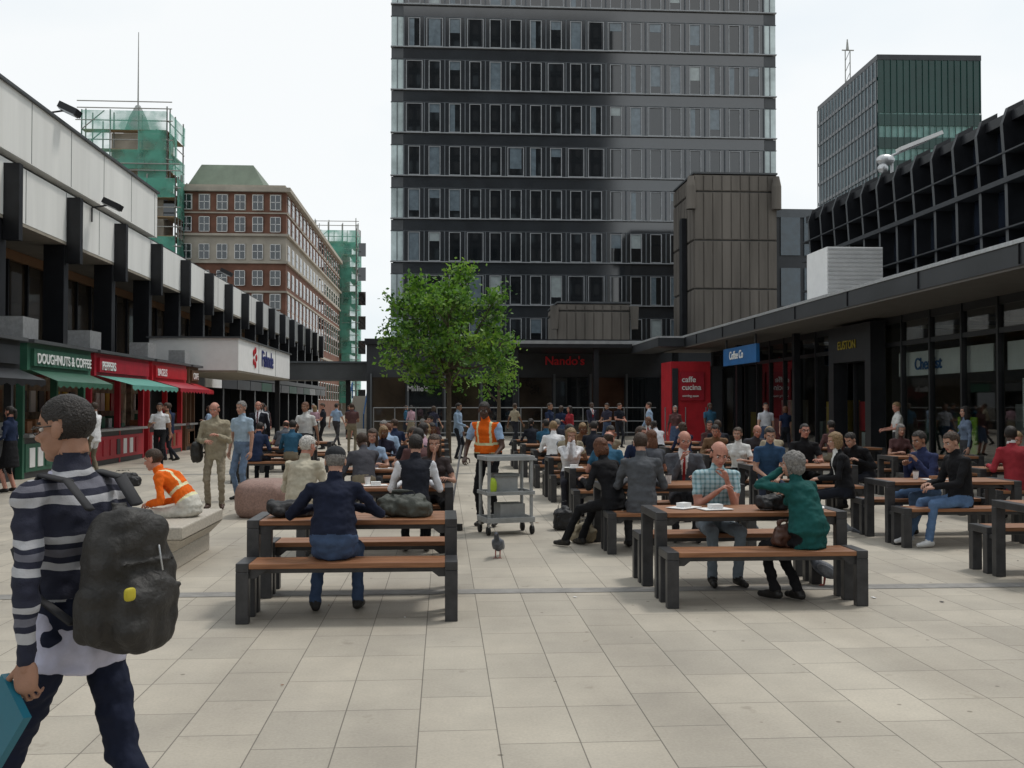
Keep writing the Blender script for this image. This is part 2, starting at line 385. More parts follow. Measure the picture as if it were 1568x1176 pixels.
LP={'light':mat('lips_light',(.36,.13,.11),.5),'pink':mat('lips_light',(0,0,0)),'tan':mat('lips_tan',(.24,.09,.07),.5),'brown':mat('lips_brown',(.13,.05,.04),.5),'dark':mat('lips_dark',(.06,.025,.022),.5)}
def hairm(c): return mat('hair_%02d_%02d'%(int(c[0]*99),int(c[2]*99)),c,.55,0,.5,60,.8,140)
HC={'dark':(.015,.011,.009),'brown':(.045,.025,.014),'blond':(.24,.155,.075),'grey':(.19,.18,.17),'white':(.5,.48,.45),'red':(.12,.045,.02)}
def person(name,me,loc,head_,top,bot,skin='light',hair='dark',shoes=(.015,.013,.012),under=(.7,.7,.7),extra=(.3,.02,.02),z=0):
    tm=top if isinstance(top,bpy.types.Material) else cloth(top)
    L=[tm,cloth(bot),SK[skin],mat('shoe_%02d'%int(shoes[0]*99),shoes,.5),hairm(HC[hair]),cloth(under),cloth(extra),eyew,eyed,LP[skin]]
    for i,m in enumerate(L): me.materials[i]=m
    me.name=name
    return place(name,me,(loc[0],loc[1],z),head_)
# ------------------------------------------------------------ world, sun, camera
w=bpy.data.worlds.new('World'); sc.world=w; w.use_nodes=True; N=w.node_tree.nodes; L=w.node_tree.links
bg=N['Background']; bg.inputs[1].default_value=.112
sky=N.new('ShaderNodeTexSky'); sky.sky_type='NISHITA'; sky.sun_disc=False
D=V((.45,.30,1.0)).normalized(); sky.sun_elevation=math.asin(D.z); sky.sun_rotation=math.atan2(D.x,D.y)
tc=N.new('ShaderNodeTexCoord'); no=N.new('ShaderNodeTexNoise'); no.inputs['Scale'].default_value=1.8; no.inputs['Detail'].default_value=5
mpw=N.new('ShaderNodeMapping'); mpw.inputs['Scale'].default_value=(1,1,2.2); L.new(tc.outputs['Generated'],mpw.inputs[0]); L.new(mpw.outputs[0],no.inputs['Vector'])
cr=N.new('ShaderNodeValToRGB'); cr.color_ramp.elements[0].position=.36; cr.color_ramp.elements[1].position=.62
cr.color_ramp.elements[0].color=(.78,.86,.91,1); cr.color_ramp.elements[1].color=(.95,.97,.97,1); L.new(no.outputs['Fac'],cr.inputs[0])
vm=N.new('ShaderNodeVectorMath'); vm.operation='SCALE'; vm.inputs['Scale'].default_value=9.4; L.new(cr.outputs[0],vm.inputs[0])
mx=N.new('ShaderNodeMix'); mx.data_type='RGBA'; mx.inputs[0].default_value=.92
L.new(sky.outputs[0],mx.inputs[6]); L.new(vm.outputs[0],mx.inputs[7]); L.new(mx.outputs[2],bg.inputs[0])
sl=bpy.data.lights.new('sun','SUN'); sl.energy=1.5; sl.angle=rad(10); sl.color=(1,.96,.9)
so=bpy.data.objects.new('sun',sl); COL.objects.link(so); so.rotation_euler=D.to_track_quat('Z','Y').to_euler()
cam=bpy.data.cameras.new('camera'); cam.lens=36; cam.sensor_width=36; cam.clip_end=2000; cam.clip_start=.1
co_=bpy.data.objects.new('camera',cam); COL.objects.link(co_); co_.location=(0,0,1.7); co_.rotation_euler=(rad(91.17),0,rad(-3.8)); sc.camera=co_
sc.view_settings.view_transform='Standard'; sc.view_settings.look='None'; sc.view_settings.exposure=0
# ------------------------------------------------------------ ground
def groundmat():
    m=bpy.data.materials.new('paving_slabs'); m.use_nodes=True; N=m.node_tree.nodes; L=m.node_tree.links
    b=N['Principled BSDF']; b.inputs['Roughness'].default_value=.7
    tc=N.new('ShaderNodeTexCoord'); mp=N.new('ShaderNodeMapping'); mp.inputs['Rotation'].default_value=(0,0,rad(90)); mp.inputs['Location'].default_value=(.2,.13,0)
    L.new(tc.outputs['Object'],mp.inputs[0])
    br=N.new('ShaderNodeTexBrick'); L.new(mp.outputs[0],br.inputs['Vector']); br.inputs['Scale'].default_value=1
    br.inputs['Brick Width'].default_value=.62; br.inputs['Row Height'].default_value=.41; br.inputs['Mortar Size'].default_value=.0038; br.inputs['Mortar Smooth'].default_value=.3
    br.inputs['Color1'].default_value=(.515,.465,.385,1); br.inputs['Color2'].default_value=(.43,.39,.325,1); br.inputs['Mortar'].default_value=(.19,.17,.14,1)
    br.offset=.37; br.offset_frequency=3
    def ramp(src,stops):
        cr=N.new('ShaderNodeValToRGB'); e=cr.color_ramp.elements
        for i,(p,c) in enumerate(stops): e[i].position=p; e[i].color=c+(1,)
        L.new(src,cr.inputs[0]); return cr.outputs[0]
    def mul(a,c,f=1):
        mx=N.new('ShaderNodeMix'); mx.data_type='RGBA'; mx.blend_type='MULTIPLY'; mx.inputs[0].default_value=f; L.new(a,mx.inputs[6]); L.new(c,mx.inputs[7]); return mx.outputs[2]
    def nz(s,d,r=.6,sc_=None):
        n=N.new('ShaderNodeTexNoise'); n.inputs['Scale'].default_value=s; n.inputs['Detail'].default_value=d; n.inputs['Roughness'].default_value=r
        if sc_: 
            q=N.new('ShaderNodeMapping'); q.inputs['Scale'].default_value=sc_; L.new(tc.outputs['Object'],q.inputs[0]); L.new(q.outputs[0],n.inputs['Vector'])
        else: L.new(tc.outputs['Object'],n.inputs['Vector'])
        return n.outputs['Fac']
    c=mul(br.outputs['Color'],ramp(nz(.55,8,.68),[(.3,(.74,.74,.75)),(.66,(1.05,1.05,1.04))]))
    c=mul(c,ramp(nz(3.3,3),[(.66,(1,1,1)),(.74,(.74,.73,.71))]))
    c=mul(c,ramp(nz(60,4),[(.3,(.88,.88,.88)),(.7,(1.05,1.05,1.05))]))
    c=mul(c,ramp(nz(.9,4,.6,(1,.25,1)),[(.35,(.86,.85,.84)),(.6,(1,1,1))]))
    vo=N.new('ShaderNodeTexVoronoi'); vo.inputs['Scale'].default_value=3.1; L.new(tc.outputs['Object'],vo.inputs['Vector'])
    c=mul(c,ramp(vo.outputs['Distance'],[(.035,(.5,.48,.46)),(.055,(1,1,1))]))
    L.new(c,b.inputs['Base Color'])
    bp=N.new('ShaderNodeBump'); bp.inputs['Strength'].default_value=.5; bp.inputs['Distance'].default_value=.004; bp.invert=True; L.new(br.outputs['Fac'],bp.inputs['Height']); L.new(bp.outputs[0],b.inputs['Normal'])
    return m
m=MB(); m.poly([(-400,-300,0),(400,-300,0),(400,700,0),(-400,700,0)],groundmat()); m.obj('ground')
strip=mat('grey_paving_band',(.25,.24,.225),.7,0,.2,6)
m=MB()
for y in(9.25,25.4,41.5): m.poly([(-9.5,y,.004),(12.2,y,.004),(12.2,y+.22,.004),(-9.5,y+.22,.004)],strip)
m.obj('paving_band')
# ------------------------------------------------------------ left building
lb=MB()
lb.box(-30,-14.6,2,104,0,7.0,dark); lb.box(-30,-12.25,2,104,7.0,8.6,white); lb.box(-30,-12.45,2,104,8.6,8.76,black)
lb.box(-30,-12.1,2,44,8.76,10.6,white); lb.box(-30,-12.0,2,44,10.6,10.68,darkgrey); lb.box(-30,-12.8,44,104,8.76,8.95,darkgrey)
lb.box(-14.6,-12.26,2,104,6.9,6.998,soffit)
y=3.0
while y<104:
    lb.box(-14.59,-14.52,y,y+1.5,3.5,6.6,brownglass); lb.box(-14.6,-14.42,y+1.5,y+1.6,3.3,6.9,black); y+=1.6
wb=mat('warm_lit_strip',(.25,.13,.06),.6)  # brown strip colour stands in for the warm-lit interior above the glazing
lb.box(-14.55,-14.40,2,104,6.55,6.88,wb)
for kk in range(-5,16):
    y=29.4+4.8*kk
    lb.box(-12.25,-11.82,y-.13,y+.13,6.3,8.45,black); lb.box(-12.95,-12.3,y-.2,y+.2,0,6.9,black)
for i in range(14): 
    y=2+3.2*i; lb.box(-12.1,-12.09,y,y+.02,8.78,10.58,darkgrey)
    for j in range(2): lb.box(-12.25,-12.24,y+48*j,y+48*j+.02,7.02,8.58,darkgrey)
lb.box(-14.5,-11.9,2,104,3.2,3.5,dark); lb.box(-14.5,-12.9,2,104,0,3.2,black)
for y in range(48,104,4):
    lb.box(-12.9,-12.85,y+.3,y+3.6,.3,2.7,darkglass); lb.box(-12.0,-11.88,y,y+3.8,2.6,3.15,random.choice([darkgrey,white2,dark,dark,green]))
lb.obj('station_concourse_building')
cb=MB(); cb.box(-11.4,-8.0,40.5,53.8,3.05,4.3,white2); cb.box(-11.36,-8.04,40.54,53.76,2.98,3.05,soffit); cb.box(-11.5,-7.9,40.4,53.9,4.3,4.36,darkgrey)
for y in (44.9,49.3): cb.box(-8.0,-7.99,y,y+.03,3.06,4.29,darkgrey)
cbo=cb.obj('white_canopy_sign'); text('lettering','Fishnde',1.0,(-7.97,45.5,3.4),(90,0,90),mat('navy_paint',(.02,.03,.15),.5),cbo)
st=MB()
for a in range(5):
    t=a*2*math.pi/5; g=Geo(); g.ell((-7.97,43.9+.32*math.cos(t),3.7+.32*math.sin(t)),(.03,.15,.15)); st.geo(g,redl)
st.obj('logo',parent=cbo)
brp=mat('brown_paint',(.12,.06,.03)); gold=mat('gold_paint',(.6,.4,.08)); aqua=mat('aqua_awning',(.10,.30,.25),.8); mny=mat('menu_yellow',(.6,.4,.05))
def kiosk(y0,y1,body_,awn,txt,tm,sign,ln=.75):
    k=MB(); x=-9.6
    k.box(-11.9,x,y0+.1,y1-.1,0,.95,dark); k.box(x,x+.03,y0+.2,y1-.2,.15,.8,body_); k.box(-11.9,-11.6,y0+.1,y1-.1,.95,2.5,mat('kiosk_inside',(.25,.2,.14),.7,0,.6,3))
    for yy in(y0+.06,(y0+y1)/2,y1-.18): k.box(-9.75,x+.01,yy,yy+.12,0,2.55,body_)
    k.box(-11.9,x+.12,y0,y1,2.5,3.12,sign); k.box(x+.12,x+.2,y0+.2,y1-.2,2.6,3.0,body_)
    k.box(-11.7,x+.3,y0-.05,y1+.02,3.12,3.2,darkgrey)
    k.box(-9.95,-9.45,y0+.1,y1-.1,.95,1.02,silver)
    n=10; az=2.25
    for i in range(n):
        a=y0+.15+(y1-y0-.3)*i/n; b=a+(y1-y0-.3)/n
        k.poly([(x+.1,a,2.52),(x+.1,b,2.52),(x+ln,b,az),(x+ln,a,az)],awn)
        k.poly([(x+ln,a,az),(x+ln,b,az),(x+ln,b,az-.1),(x+ln,(a+b)/2,az-.16),(x+ln,a,az-.1)],awn)
    for i in range(7):
        yy=y0+.4+i*(y1-y0-.8)/7; k.box(-10.3,-10.0,yy,yy+.3,1.02,1.02+random.uniform(.1,.4),random.choice([redl,white2,green,wood,silver]))
        k.box(-11.6,-11.55,yy,yy+.35,1.5,2.1,random.choice([redl,white2,wood,mny,darkgrey]))
        k.box(x+.03,x+.05,yy,yy+.3,.25,.7,random.choice([white2,wood,dark,body_,body_]))
    k.box(-10.3,-9.7,y0+.3,y0+1.2,3.2,3.75,silver)
    o=k.obj('food_kiosk'); text('lettering',txt,.33,(x+.215,y0+.35,2.67),(90,0,90),tm,o); return o
kiosk(18.2,23.6,dark,black,'PASTY CO',gold,black)
kiosk(24.0,28.2,green,green,'DOUGHNUTS & COFFEE',white2,green)
kiosk(28.5,33.6,red,aqua,'PEPPERS',white2,red,1.1)
kiosk(34.0,38.4,redl,red,'BAGELS',white2,redl,1.0)
kiosk(38.8,40.3,brp,redl,'CAFE',white2,brp)
def flood(x,y,z):
    f=MB(); f.cyl((x-.6,y,z-.5),(x-.6,y,z),.03,.03,black); f.cyl((x-.6,y,z),(x,y,z+.1),.03,.03,black)
    M=Matrix.Translation((x+.1,y,z+.12))@Matrix.Rotation(rad(25),4,'Y'); f.box(-.3,.3,-.25,.25,-.1,.1,black,M); f.box(-.26,.26,-.21,.21,-.13,-.1,silver,M); f.obj('floodlight')
flood(-11.9,33,10.9); flood(-11.6,36.3,8.55); flood(-11.6,55,8.6)
# ------------------------------------------------------------ brick building
bb=MB(); x0,x1,y0,y1=-28.2,-16.8,110,166
bb.box(x0,x1,y0,y1,0,16.8,brick); bb.box(x0+.01,x1+.02,y0-.02,y1,16.8,19.6,stone); bb.box(x0,x1,y0,y1,19.6,24.3,brick)
for z,t,p in((24.3,.45,.5),(19.6,.25,.35),(16.7,.25,.25),(22.0,.15,.12),(13.6,.2,.15),(8,.3,.2)): bb.box(x0-.05,x1+p,y0-p,y1,z,z+t,stone)
bb.box(x0+.2,x1-.1,y0+.1,y1,24.75,25.1,stone)
bb.poly([(x0+.6,y0+1.5,25.1),(x1-2.5,y0+1.5,25.1),(x1-4.2,y0+4,28.1),(x0+1.6,y0+4,28.1)],copper); bb.poly([(x1-2.5,y0+1.5,25.1),(x1-2.5,y0+22,25.1),(x1-4.2,y0+20,28.1),(x1-4.2,y0+4,28.1)],copper)
bb.poly([(x0+1.6,y0+4,28.1),(x1-4.2,y0+4,28.1),(x1-4.2,y0+20,28.1),(x0+1.6,y0+20,28.1)],copper)
for r_,z in enumerate((2.5,6,9.4,11.9,14.4,17.2,20.1,22.45)):
    hgt=1.5 if r_>2 else 2.2
    for i in range(6):
        xx=x0+.5+i*1.86; sur=stone if r_%2 else brick
        bb.box(xx-.1,xx+1.12,y0-.07,y0-.025,z-.12,z+hgt+.12,sur); bb.box(xx,xx+1.0,y0-.1,y0-.07,z,z+hgt,darkglass)
        for q in((xx,xx+1,z+hgt*.5,z+hgt*.5+.06),(xx+.47,xx+.53,z,z+hgt),(xx-.06,xx,z,z+hgt),(xx+1,xx+1.06,z,z+hgt),(xx,xx+1,z-.06,z),(xx,xx+1,z+hgt,z+hgt+.06)): bb.box(q[0],q[1],y0-.135,y0-.065,q[2],q[3],white2)
    for i in range(18):
        yy=y0+1+i*3.05
        bb.box(x1+.025,x1+.06,yy-.1,yy+1.5,z-.12,z+hgt+.12,white2); bb.box(x1+.06,x1+.09,yy,yy+1.4,z,z+hgt,darkglass); bb.box(x1+.09,x1+.12,yy,yy+1.4,z+hgt*.5,z+hgt*.5+.07,white2)
bb.obj('brick_office_building')
net=bpy.data.materials.new('debris_netting'); net.use_nodes=True; NN=net.node_tree.nodes; LL=net.node_tree.links
pb=NN['Principled BSDF']; pb.inputs['Base Color'].default_value=(.10,.36,.27,1); pb.inputs['Roughness'].default_value=.8
tr=NN.new('ShaderNodeBsdfTransparent'); ms=NN.new('ShaderNodeMixShader'); nz=NN.new('ShaderNodeTexNoise'); nz.inputs['Scale'].default_value=.5; nz.inputs['Detail'].default_value=5
mr=NN.new('ShaderNodeMapRange'); mr.inputs[1].default_value=.35; mr.inputs[2].default_value=.6; mr.inputs[3].default_value=.3; mr.inputs[4].default_value=.85
tcn=NN.new('ShaderNodeTexCoord'); LL.new(tcn.outputs['Object'],nz.inputs['Vector']); LL.new(nz.outputs['Fac'],mr.inputs[0]); LL.new(mr.outputs[0],ms.inputs[0]); LL.new(tr.outputs[0],ms.inputs[1]); LL.new(pb.outputs[0],ms.inputs[2]); LL.new(ms.outputs[0],NN['Material Output'].inputs[0])
pole=mat('scaffold_tube',(.3,.3,.28),.5,.4); board=mat('scaffold_board',(.3,.22,.13),.9)
def scaffold(x0,x1,y0,y1,z0,z1,core,steps=(),over=2.5,cz=None):
    s=MB(); s.box(x0+1.6,x1-1.6,y0+1.6,y1-1.6,0,cz or z1-1.5,core)
    for k in range(int((z1-z0)/4)): 
        for i in range(3): s.box(x0+2.4+i*2.3,x0+3.6+i*2.3,y0+1.5,y0+1.6,z0+1+k*4,z0+3.2+k*4,darkglass)
    def cage(a,b,c,d,e,f):
        nx=max(2,int((b-a)/2.2)); ny=max(2,int((d-c)/2.2))
        for i in range(nx+1):
            xx=a+(b-a)*i/nx
            for yy in(c,c+1.2,d): s.cyl((xx,yy,e),(xx,yy,f+random.uniform(.3,over)),.08,.08,pole,5)
        for i in range(ny+1):
            yy=c+(d-c)*i/ny
            for xx in(a,b): s.cyl((xx,yy,e),(xx,yy,f+random.uniform(.3,over)),.08,.08,pole,5)
        z=e+1
        while z<f-.5:
            s.box(a,b,c,c+1.1,z,z+.1,board); s.box(b-1.1,b,c+1.11,d,z,z+.1,board); s.cyl((a-.6,c-.1,z+1),(b+.6,c-.1,z+1),.06,.06,pole,5); s.cyl((b+.1,c-.6,z+1),(b+.1,d,z+1),.06,.06,pole,5)
            s.cyl((a,c-.1,z),(a+2.3,c-.1,z+2),.06,.06,pole,5)
            for i in range(nx):
                if random.random()<.88:
                    p=a+(b-a)*i/nx; q=a+(b-a)*(i+1)/nx; o=random.uniform(-.15,.15); s.poly([(p,c-.2+o,z),(q,c-.2-o,z),(q,c-.2,z+2),(p,c-.2,z+2)],net)
            for i in range(ny):
                if random.random()<.88:
                    p=c+(d-c)*i/ny; q=c+(d-c)*(i+1)/ny; s.poly([(b+.2,p,z),(b+.2,q,z),(b+.2,q,z+2),(b+.2,p,z+2)],net)
            z+=2
        s.cyl((a-.5,c,f+.8),(b+.5,c,f+.8),.06,.06,pole,5); s.cyl((a-.5,c,f+1.5),(b+.5,c,f+1.5),.06,.06,pole,5)
    cage(x0,x1,y0,y1,z0,z1)
    for st_ in steps: cage(*st_)
    return s
lead=mat('lead_dome',(.3,.32,.31),.6)
s=scaffold(-36.2,-27.6,107,114,8,25,stone,[(-37.2,-28.6,107.4,114,23,31.5)],1.2,cz=30)
g=Geo(); g.loft([(V((-32.6,111,30)),V((1.6,0,0)),V((0,1.6,0))),(V((-32.6,111,32.3)),V((.9,0,0)),V((0,.9,0))),(V((-32.6,111,33.6)),V((.25,0,0)),V((0,.25,0)))],12); s.geo(g,lead)
s.cyl((-32.6,111,33.4),(-32.6,111,41.5),.09,.04,pole,6); s.obj('scaffolded_tower')
s=scaffold(-21,-14.3,167,176,1,30,stone,over=2.5); s.obj('scaffolding')
m=MB(); m.box(-15,-2,205,225,0,9.5,brick); m.poly([(-15.5,204.5,9.5),(-1.5,204.5,9.5),(-1.5,215,13),(-15.5,215,13)],darkgrey); m.box(-12,-11,210,211,11,15,brick)
for i in range(5): m.box(-14+i*2.6,-12.8+i*2.6,204.9,204.98,5.5,7.5,white2); m.box(-13.9+i*2.6,-12.9+i*2.6,204.85,204.9,5.6,7.4,darkglass)
m.obj('distant_terrace')
# ------------------------------------------------------------ main tower
tw=MB(); T=85.; XL,XR=-4.45,28.2; FL=3.58
tw.box(XL+.2,XR-.2,T+.25,T+20,4,56,dark)
nb=18; bw=(XR-XL-2.2)/nb; zb=5.4; rw=random.Random(5)
for fl in range(14):
    z=zb+fl*FL
    tw.box(XL+1.0,XR-1.0,T+.02,T+.25,z,z+.98,cladglass); tw.box(XL,XR,T-.2,T+.2,z+.97,z+1.05,frame2); tw.box(XL,XR,T-.04,T+.2,z-.02,z+.02,frame)
    for (a,b) in((XL+.05,XL+1.05),(XR-1.05,XR-.05)):
        tw.box(a,b,T,T+.25,z+1.1,z+FL-.05,palegl); tw.box(a,b,T-.01,T+.24,z+.05,z+.9,darkgrey)
        tw.box((a+b)/2-.03,(a+b)/2+.03,T-.05,T,z+1.05,z+FL,frame)
    row_=rw.random()*.25
    for i in range(nb+1):
        x=XL+1.1+i*bw; tw.box(x-.05,x+.05,T-.14,T+.2,z+1.05,z+FL-.03,frame)
    for i in range(nb):
        x=XL+1.1+i*bw
        tw.box(x+.05,x+.36,T-.02,T+.2,z+1.05,z+FL-.03,cladglass); tw.box(x+bw-.36,x+bw-.05,T-.02,T+.2,z+1.05,z+FL-.03,cladglass)
        a,b,c,d=x+.42,x+bw-.42,z+1.14,z+FL-.14
        if rw.random()<.12: a-=.2; b+=.2
        for q in((a-.07,a,c-.06,d+.06),(b,b+.07,c-.06,d+.06),(a,b,c-.06,c),(a,b,d,d+.06)): tw.box(q[0],q[1],T-.07,T+.1,q[2],q[3],frame2)
        r_=rw.random()
        tw.box(a,b,T+.02,T+.15,c,d,darkglass)
        if r_<.18+row_:
            bz=rw.choice([.0,.0,.25,.5,.7]); tw.box(a+.02,b-.02,T,T+.02,c+(d-c)*bz,d,blind if rw.random()<.85 else blind2)
        elif r_<.32+row_: tw.box(a+.02,(a+b)/2,T,T+.02,c,d,blind)
tw.obj('office_tower')
m=MB(); m.box(-12,35,-46,-40.2,0,82,dark)
for fl in range(22):
    for i in range(24): m.box(-11.5+i*1.93,-10.4+i*1.93,-40.2,-40.1,3+fl*3.58,5.2+fl*3.58,random.choice([darkglass,darkglass,blind]))
    m.box(-12,35,-40.2,-40,2.2+fl*3.58,2.35+fl*3.58,frame)
m.obj('office_tower')
# podium
p=MB(); p.box(-4.2,30,56,69.5,0,5.0,dark); p.box(-4.3,30,55.8,69.5,5.0,5.3,black); p.box(-4.2,30,69.5,84.5,0,4.4,dark)
x=-4
while x<14:
    p.box(x,x+.1,55.85,56,0,3.4,frame); p.box(x+.12,x+1.9,55.93,56,.2,3.2,random.choice([darkglass,brownglass])); x+=2
p.box(3.2,12,50,56,4.52,4.82,black); p.box(3.2,12,49.97,50.0,4.7,4.86,frame2)
for x in(3.4,7.4,11.4): p.box(x,x+.25,50.3,50.6,0,4.5,black)
po=p.obj('restaurant_building')
text('lettering',"Nando's",.66,(5.5,55.75,3.9),(90,0,0),mat('red_neon',(.6,.02,.03),.4),po,.03)
text('lettering',"Millie's",.42,(-2.0,55.75,2.45),(90,0,0),mat('grey_letter',(.4,.4,.4)),po,.02)
b_=MB(); b_.box(-10.2,-1.2,58,61,3.1,4.05,darkgrey); b_.box(-10.3,-1.1,57.9,61,4.05,4.15,frame)
for x in(-9.6,-5.6,-1.8): b_.box(x,x+.25,59,59.3,0,3.1,black)
b_.obj('covered_walkway')
def conct(x0,x1,y0,y1,z0,z1):
    c=MB(); c.box(x0+.08,x1-.08,y0+.08,y1-.08,z0,z1-.1,dark); z=z0; hs=3.4
    while z<z1-.2:
        h=min(hs,z1-z)
        c.box(x0,x1,y0,y1,z,z+h-.07,conc)
        n=int((x1-x0)/.62)
        for i in range(n): c.box(x0+(x1-x0)*i/n+.04,x0+(x1-x0)*(i+1)/n-.04,y0-.06,y0,z+.05,z+h-.12,conc)
        n=int((y1-y0)/.8)
        for i in range(n): c.box(x0-.06,x0,y0+(y1-y0)*i/n+.05,y0+(y1-y0)*(i+1)/n-.05,z+.05,z+h-.12,conc)
        z+=h
    c.box(x0-.07,x1+.06,y0-.08,y1,z1,z1+.12,darkgrey); return c
c=conct(17.35,23.2,70,76.2,3,17.8)
for x,y in((17.1,69.9),(23.1,69.7)): c.cyl((x,y,15.3),(x,y,16.9),.34,.34,conc,14); c.cyl((x,y,16.9),(x,y,17.6),.34,.2,conc,14)
c.box(16.9,17.25,71.8,72.6,3,15,black)
c.obj('concrete_stair_tower')
c=conct(7.8,12.8,70,76,4.8,8.7)
for x in(7.55,13.1): c.cyl((x,69.8,6.9),(x,69.8,8.5),.25,.3,conc,12)
c.obj('concrete_plant_room')
# ------------------------------------------------------------ right building
rb=MB(); XW=12.7; XC=10.5
rb.box(XC,22,4,48.4,4.25,4.66,dark); rb.box(XC-.03,22,3.97,48.43,4.66,4.74,silver); rb.box(XC+.02,XW,4.02,48.38,4.2,4.25,mat('soffit_dark',(.11,.1,.09),.6))
rb.box(9.3,XC-.04,44,50.4,4.25,4.62,dark); rb.box(9.27,XC-.04,43.97,50.4,4.62,4.7,silver)
for i in range(11): rb.box(XC-.035,XC-.001,6+i*4,6.015+i*4,4.27,4.65,black)
shopfl=mat('shop_floor',(.3,.28,.25),.4)
rb.box(XW,21,4,48,0,.12,shopfl); rb.box(21,21.3,4,48,0,4.25,mat('shop_back',(.30,.26,.2),.8,0,.6,.6)); rb.box(XW,21,47.7,48,0,4.25,dark)
rb.box(XW-.02,XW+.12,4,48,3.35,3.47,black); rb.box(XW-.03,XW+.14,4,48,.12,.3,black); rb.box(XW-.01,XW+.11,4,48,4.0,4.2,black)
y=4.5
while y<48:
    rb.box(XW-.04,XW+.1,y,y+.08,.12,4.2,black); y+=1.65
rb.poly([(XW+.04,48,.3),(XW+.04,4,.3),(XW+.04,4,4.0),(XW+.04,48,4.0)],glass)
for y in(10,18.5,35,42): rb.box(XW-.5,XW-.28,y,y+.22,.0,4.2,silver if y<30 else black)
shw=mat('shop_wall',(.35,.31,.24),.8)
for y in(12,20,33,41): rb.box(14.5,21,y,y+.2,.12,4.25,random.choice([dark,shw,shw]))
for i in range(80):
    y=random.uniform(6,46); xx=random.uniform(13.6,20); h=random.uniform(.8,2.0)
    rb.box(xx,xx+.45,y,y+random.uniform(.5,1.4),.12,h,random.choice([redl,white2,wood,silver,dark,dark,green,mny,blind2,shw]))
cp=mat('ceiling_panel',(.8,.78,.7))
for i in range(14):
    y=7+i*3; rb.box(15,17.5,y,y+.3,4.1,4.2,cp)
rb.box(XW-.5,XW-.05,28.6,29.0,0,4.1,black); rb.box(XW-.5,XW-.05,31.4,31.8,0,4.1,black); rb.box(XW-.5,XW-.05,29.0,31.4,3.0,4.1,black)
rbo=rb.obj('glass_shop_building')
text('lettering','EUSTON',.36,(XW-.52,31.0,3.4),(90,0,-90),mat('amber_led',(.3,.24,.03)),rbo)
up_=MB(); up_.box(17.5,32,4,47,4.75,10.3,navyglass); up_.box(17.1,32,4,47.3,10.3,10.6,black)
for z,t in((6.2,.18),(8.4,.16),(7.0,.05),(9.3,.05)): up_.box(16.85,17.5,4,47.2,z,z+t,dark)
y=4.2; P_=[(17.0,5.4),(16.95,8.3),(16.82,10.2),(17.0,10.7),(17.5,10.95)]
while y<47.3:
    for yy in(y,y+.16): up_.poly([(a,yy,b) for a,b in P_]+[(17.5,yy,5.2)],black)
    for a,b in zip(P_,P_[1:]): up_.poly([(a[0],y,a[1]),(a[0],y+.16,a[1]),(b[0],y+.16,b[1]),(b[0],y,b[1])],darkgrey)
    if int(y/1.5)%3: up_.box(17.44,17.49,y+.3,y+1.3,random.choice([6.5,8.7]),8.3 if random.random()<.5 else 10.1,blind if random.random()<.15 else navyglass)
    y+=1.5
up_.obj('ribbed_office_block')
m=MB()
m.box(13.4,15.4,35,37,4.76,7.25,white2); lv=mat('louvre',(.5,.5,.5))
for i in range(16): m.box(13.42,15.38,34.95,35,4.9+i*.15,4.96+i*.15,lv)
m.obj('rooftop_plant_box')
m=MB(); m.box(23.5,36,71,80,0,15.4,dark); m.box(23.5,36,70.9,71,15.0,15.6,frame); blg=mat('blue_glass',(.03,.055,.075),.08,0,.3,ior=1.7)
for fl in range(4):
    for i in range(7): m.box(23.8+i*1.7,25.2+i*1.7,70.9,71,1.5+fl*3.6,4.2+fl*3.6,blg)
m.obj('glass_link_block')
gt=MB(); gg=mat('green_curtain_glass',(.010,.045,.038),.12,0,.25,.1,ior=1.5); gp=mat('pale_green_glass',(.15,.28,.26),.15,0,.4,.3); bl=mat('steel_blue_glass',(.09,.13,.15),.2,0,.2,.1,ior=1.4)
DG=27
gt.box(-7.4,8.2,0,DG,0,46,gp); gt.box(-7.5,8.3,-.1,DG+.1,46,54,gg); gt.box(-7.55,-7.4,.2,DG-.1,0,54,bl); gt.box(-7.6,8.4,-.2,DG+.2,54,54.8,dark)
for i in range(13): gt.box(-7.45,8.4,-.2,DG,2+i*3.5,3.7+i*3.5,gg)
for i in range(17): gt.box(-7.5+i*.98,-7.38+i*.98,-.3,-.2,0,54,gg)
for i in range(19): gt.box(-7.75,-7.6,i*1.5,i*1.5+.12,0,54,frame)
for i in range(15): gt.box(-7.7,-7.6,0,DG,2+i*3.5,2.5+i*3.5,frame)
gt.obj('green_glass_tower',(73.0,150,0),-2)
cr_=MB()
for a in(0,.9): cr_.cyl((72.5+a,180,0),(72.5+a,180,66),.1,.1,pole,5)
for i in range(33): cr_.cyl((72.5,180,i*2),(73.4,180,i*2+2),.07,.07,pole,4)
cr_.cyl((71.9,180,66),(74.1,180,66),.12,.12,pole,5); cr_.cyl((72.9,180,66),(72.9,180,68),.3,.1,pole,5); cr_.obj('tower_crane')
ln=MB(); ln.cyl((17.2,38.2,10.4),(17.2,38.2,11.3),.06,.06,silver); ln.cyl((17.2,38.2,11.3),(18.6,38.2,11.9),.05,.04,silver)
M=Matrix.Translation((18.3,38.2,11.85))@Matrix.Rotation(rad(-22),4,'Y'); ln.box(-.9,.9,-.22,.22,-.06,.08,white2,M)
g=Geo(); g.ell((16.9,38.1,11.1),(.36,.25,.22)); ln.geo(g,silver); g=Geo(); g.ell((16.75,38.0,10.75),(.2,.2,.2)); ln.geo(g,silver); ln.obj('roof_lamp')
m=MB(); m.box(9.9,11.65,44.2,46.2,0,3.6,redl); m.box(10.3,11.35,44.1,44.2,1.9,3.15,red); m.box(9.95,10.2,44.12,44.2,.2,3.3,dark); m.box(11.65,12.2,44.3,46,0,3.4,dark)
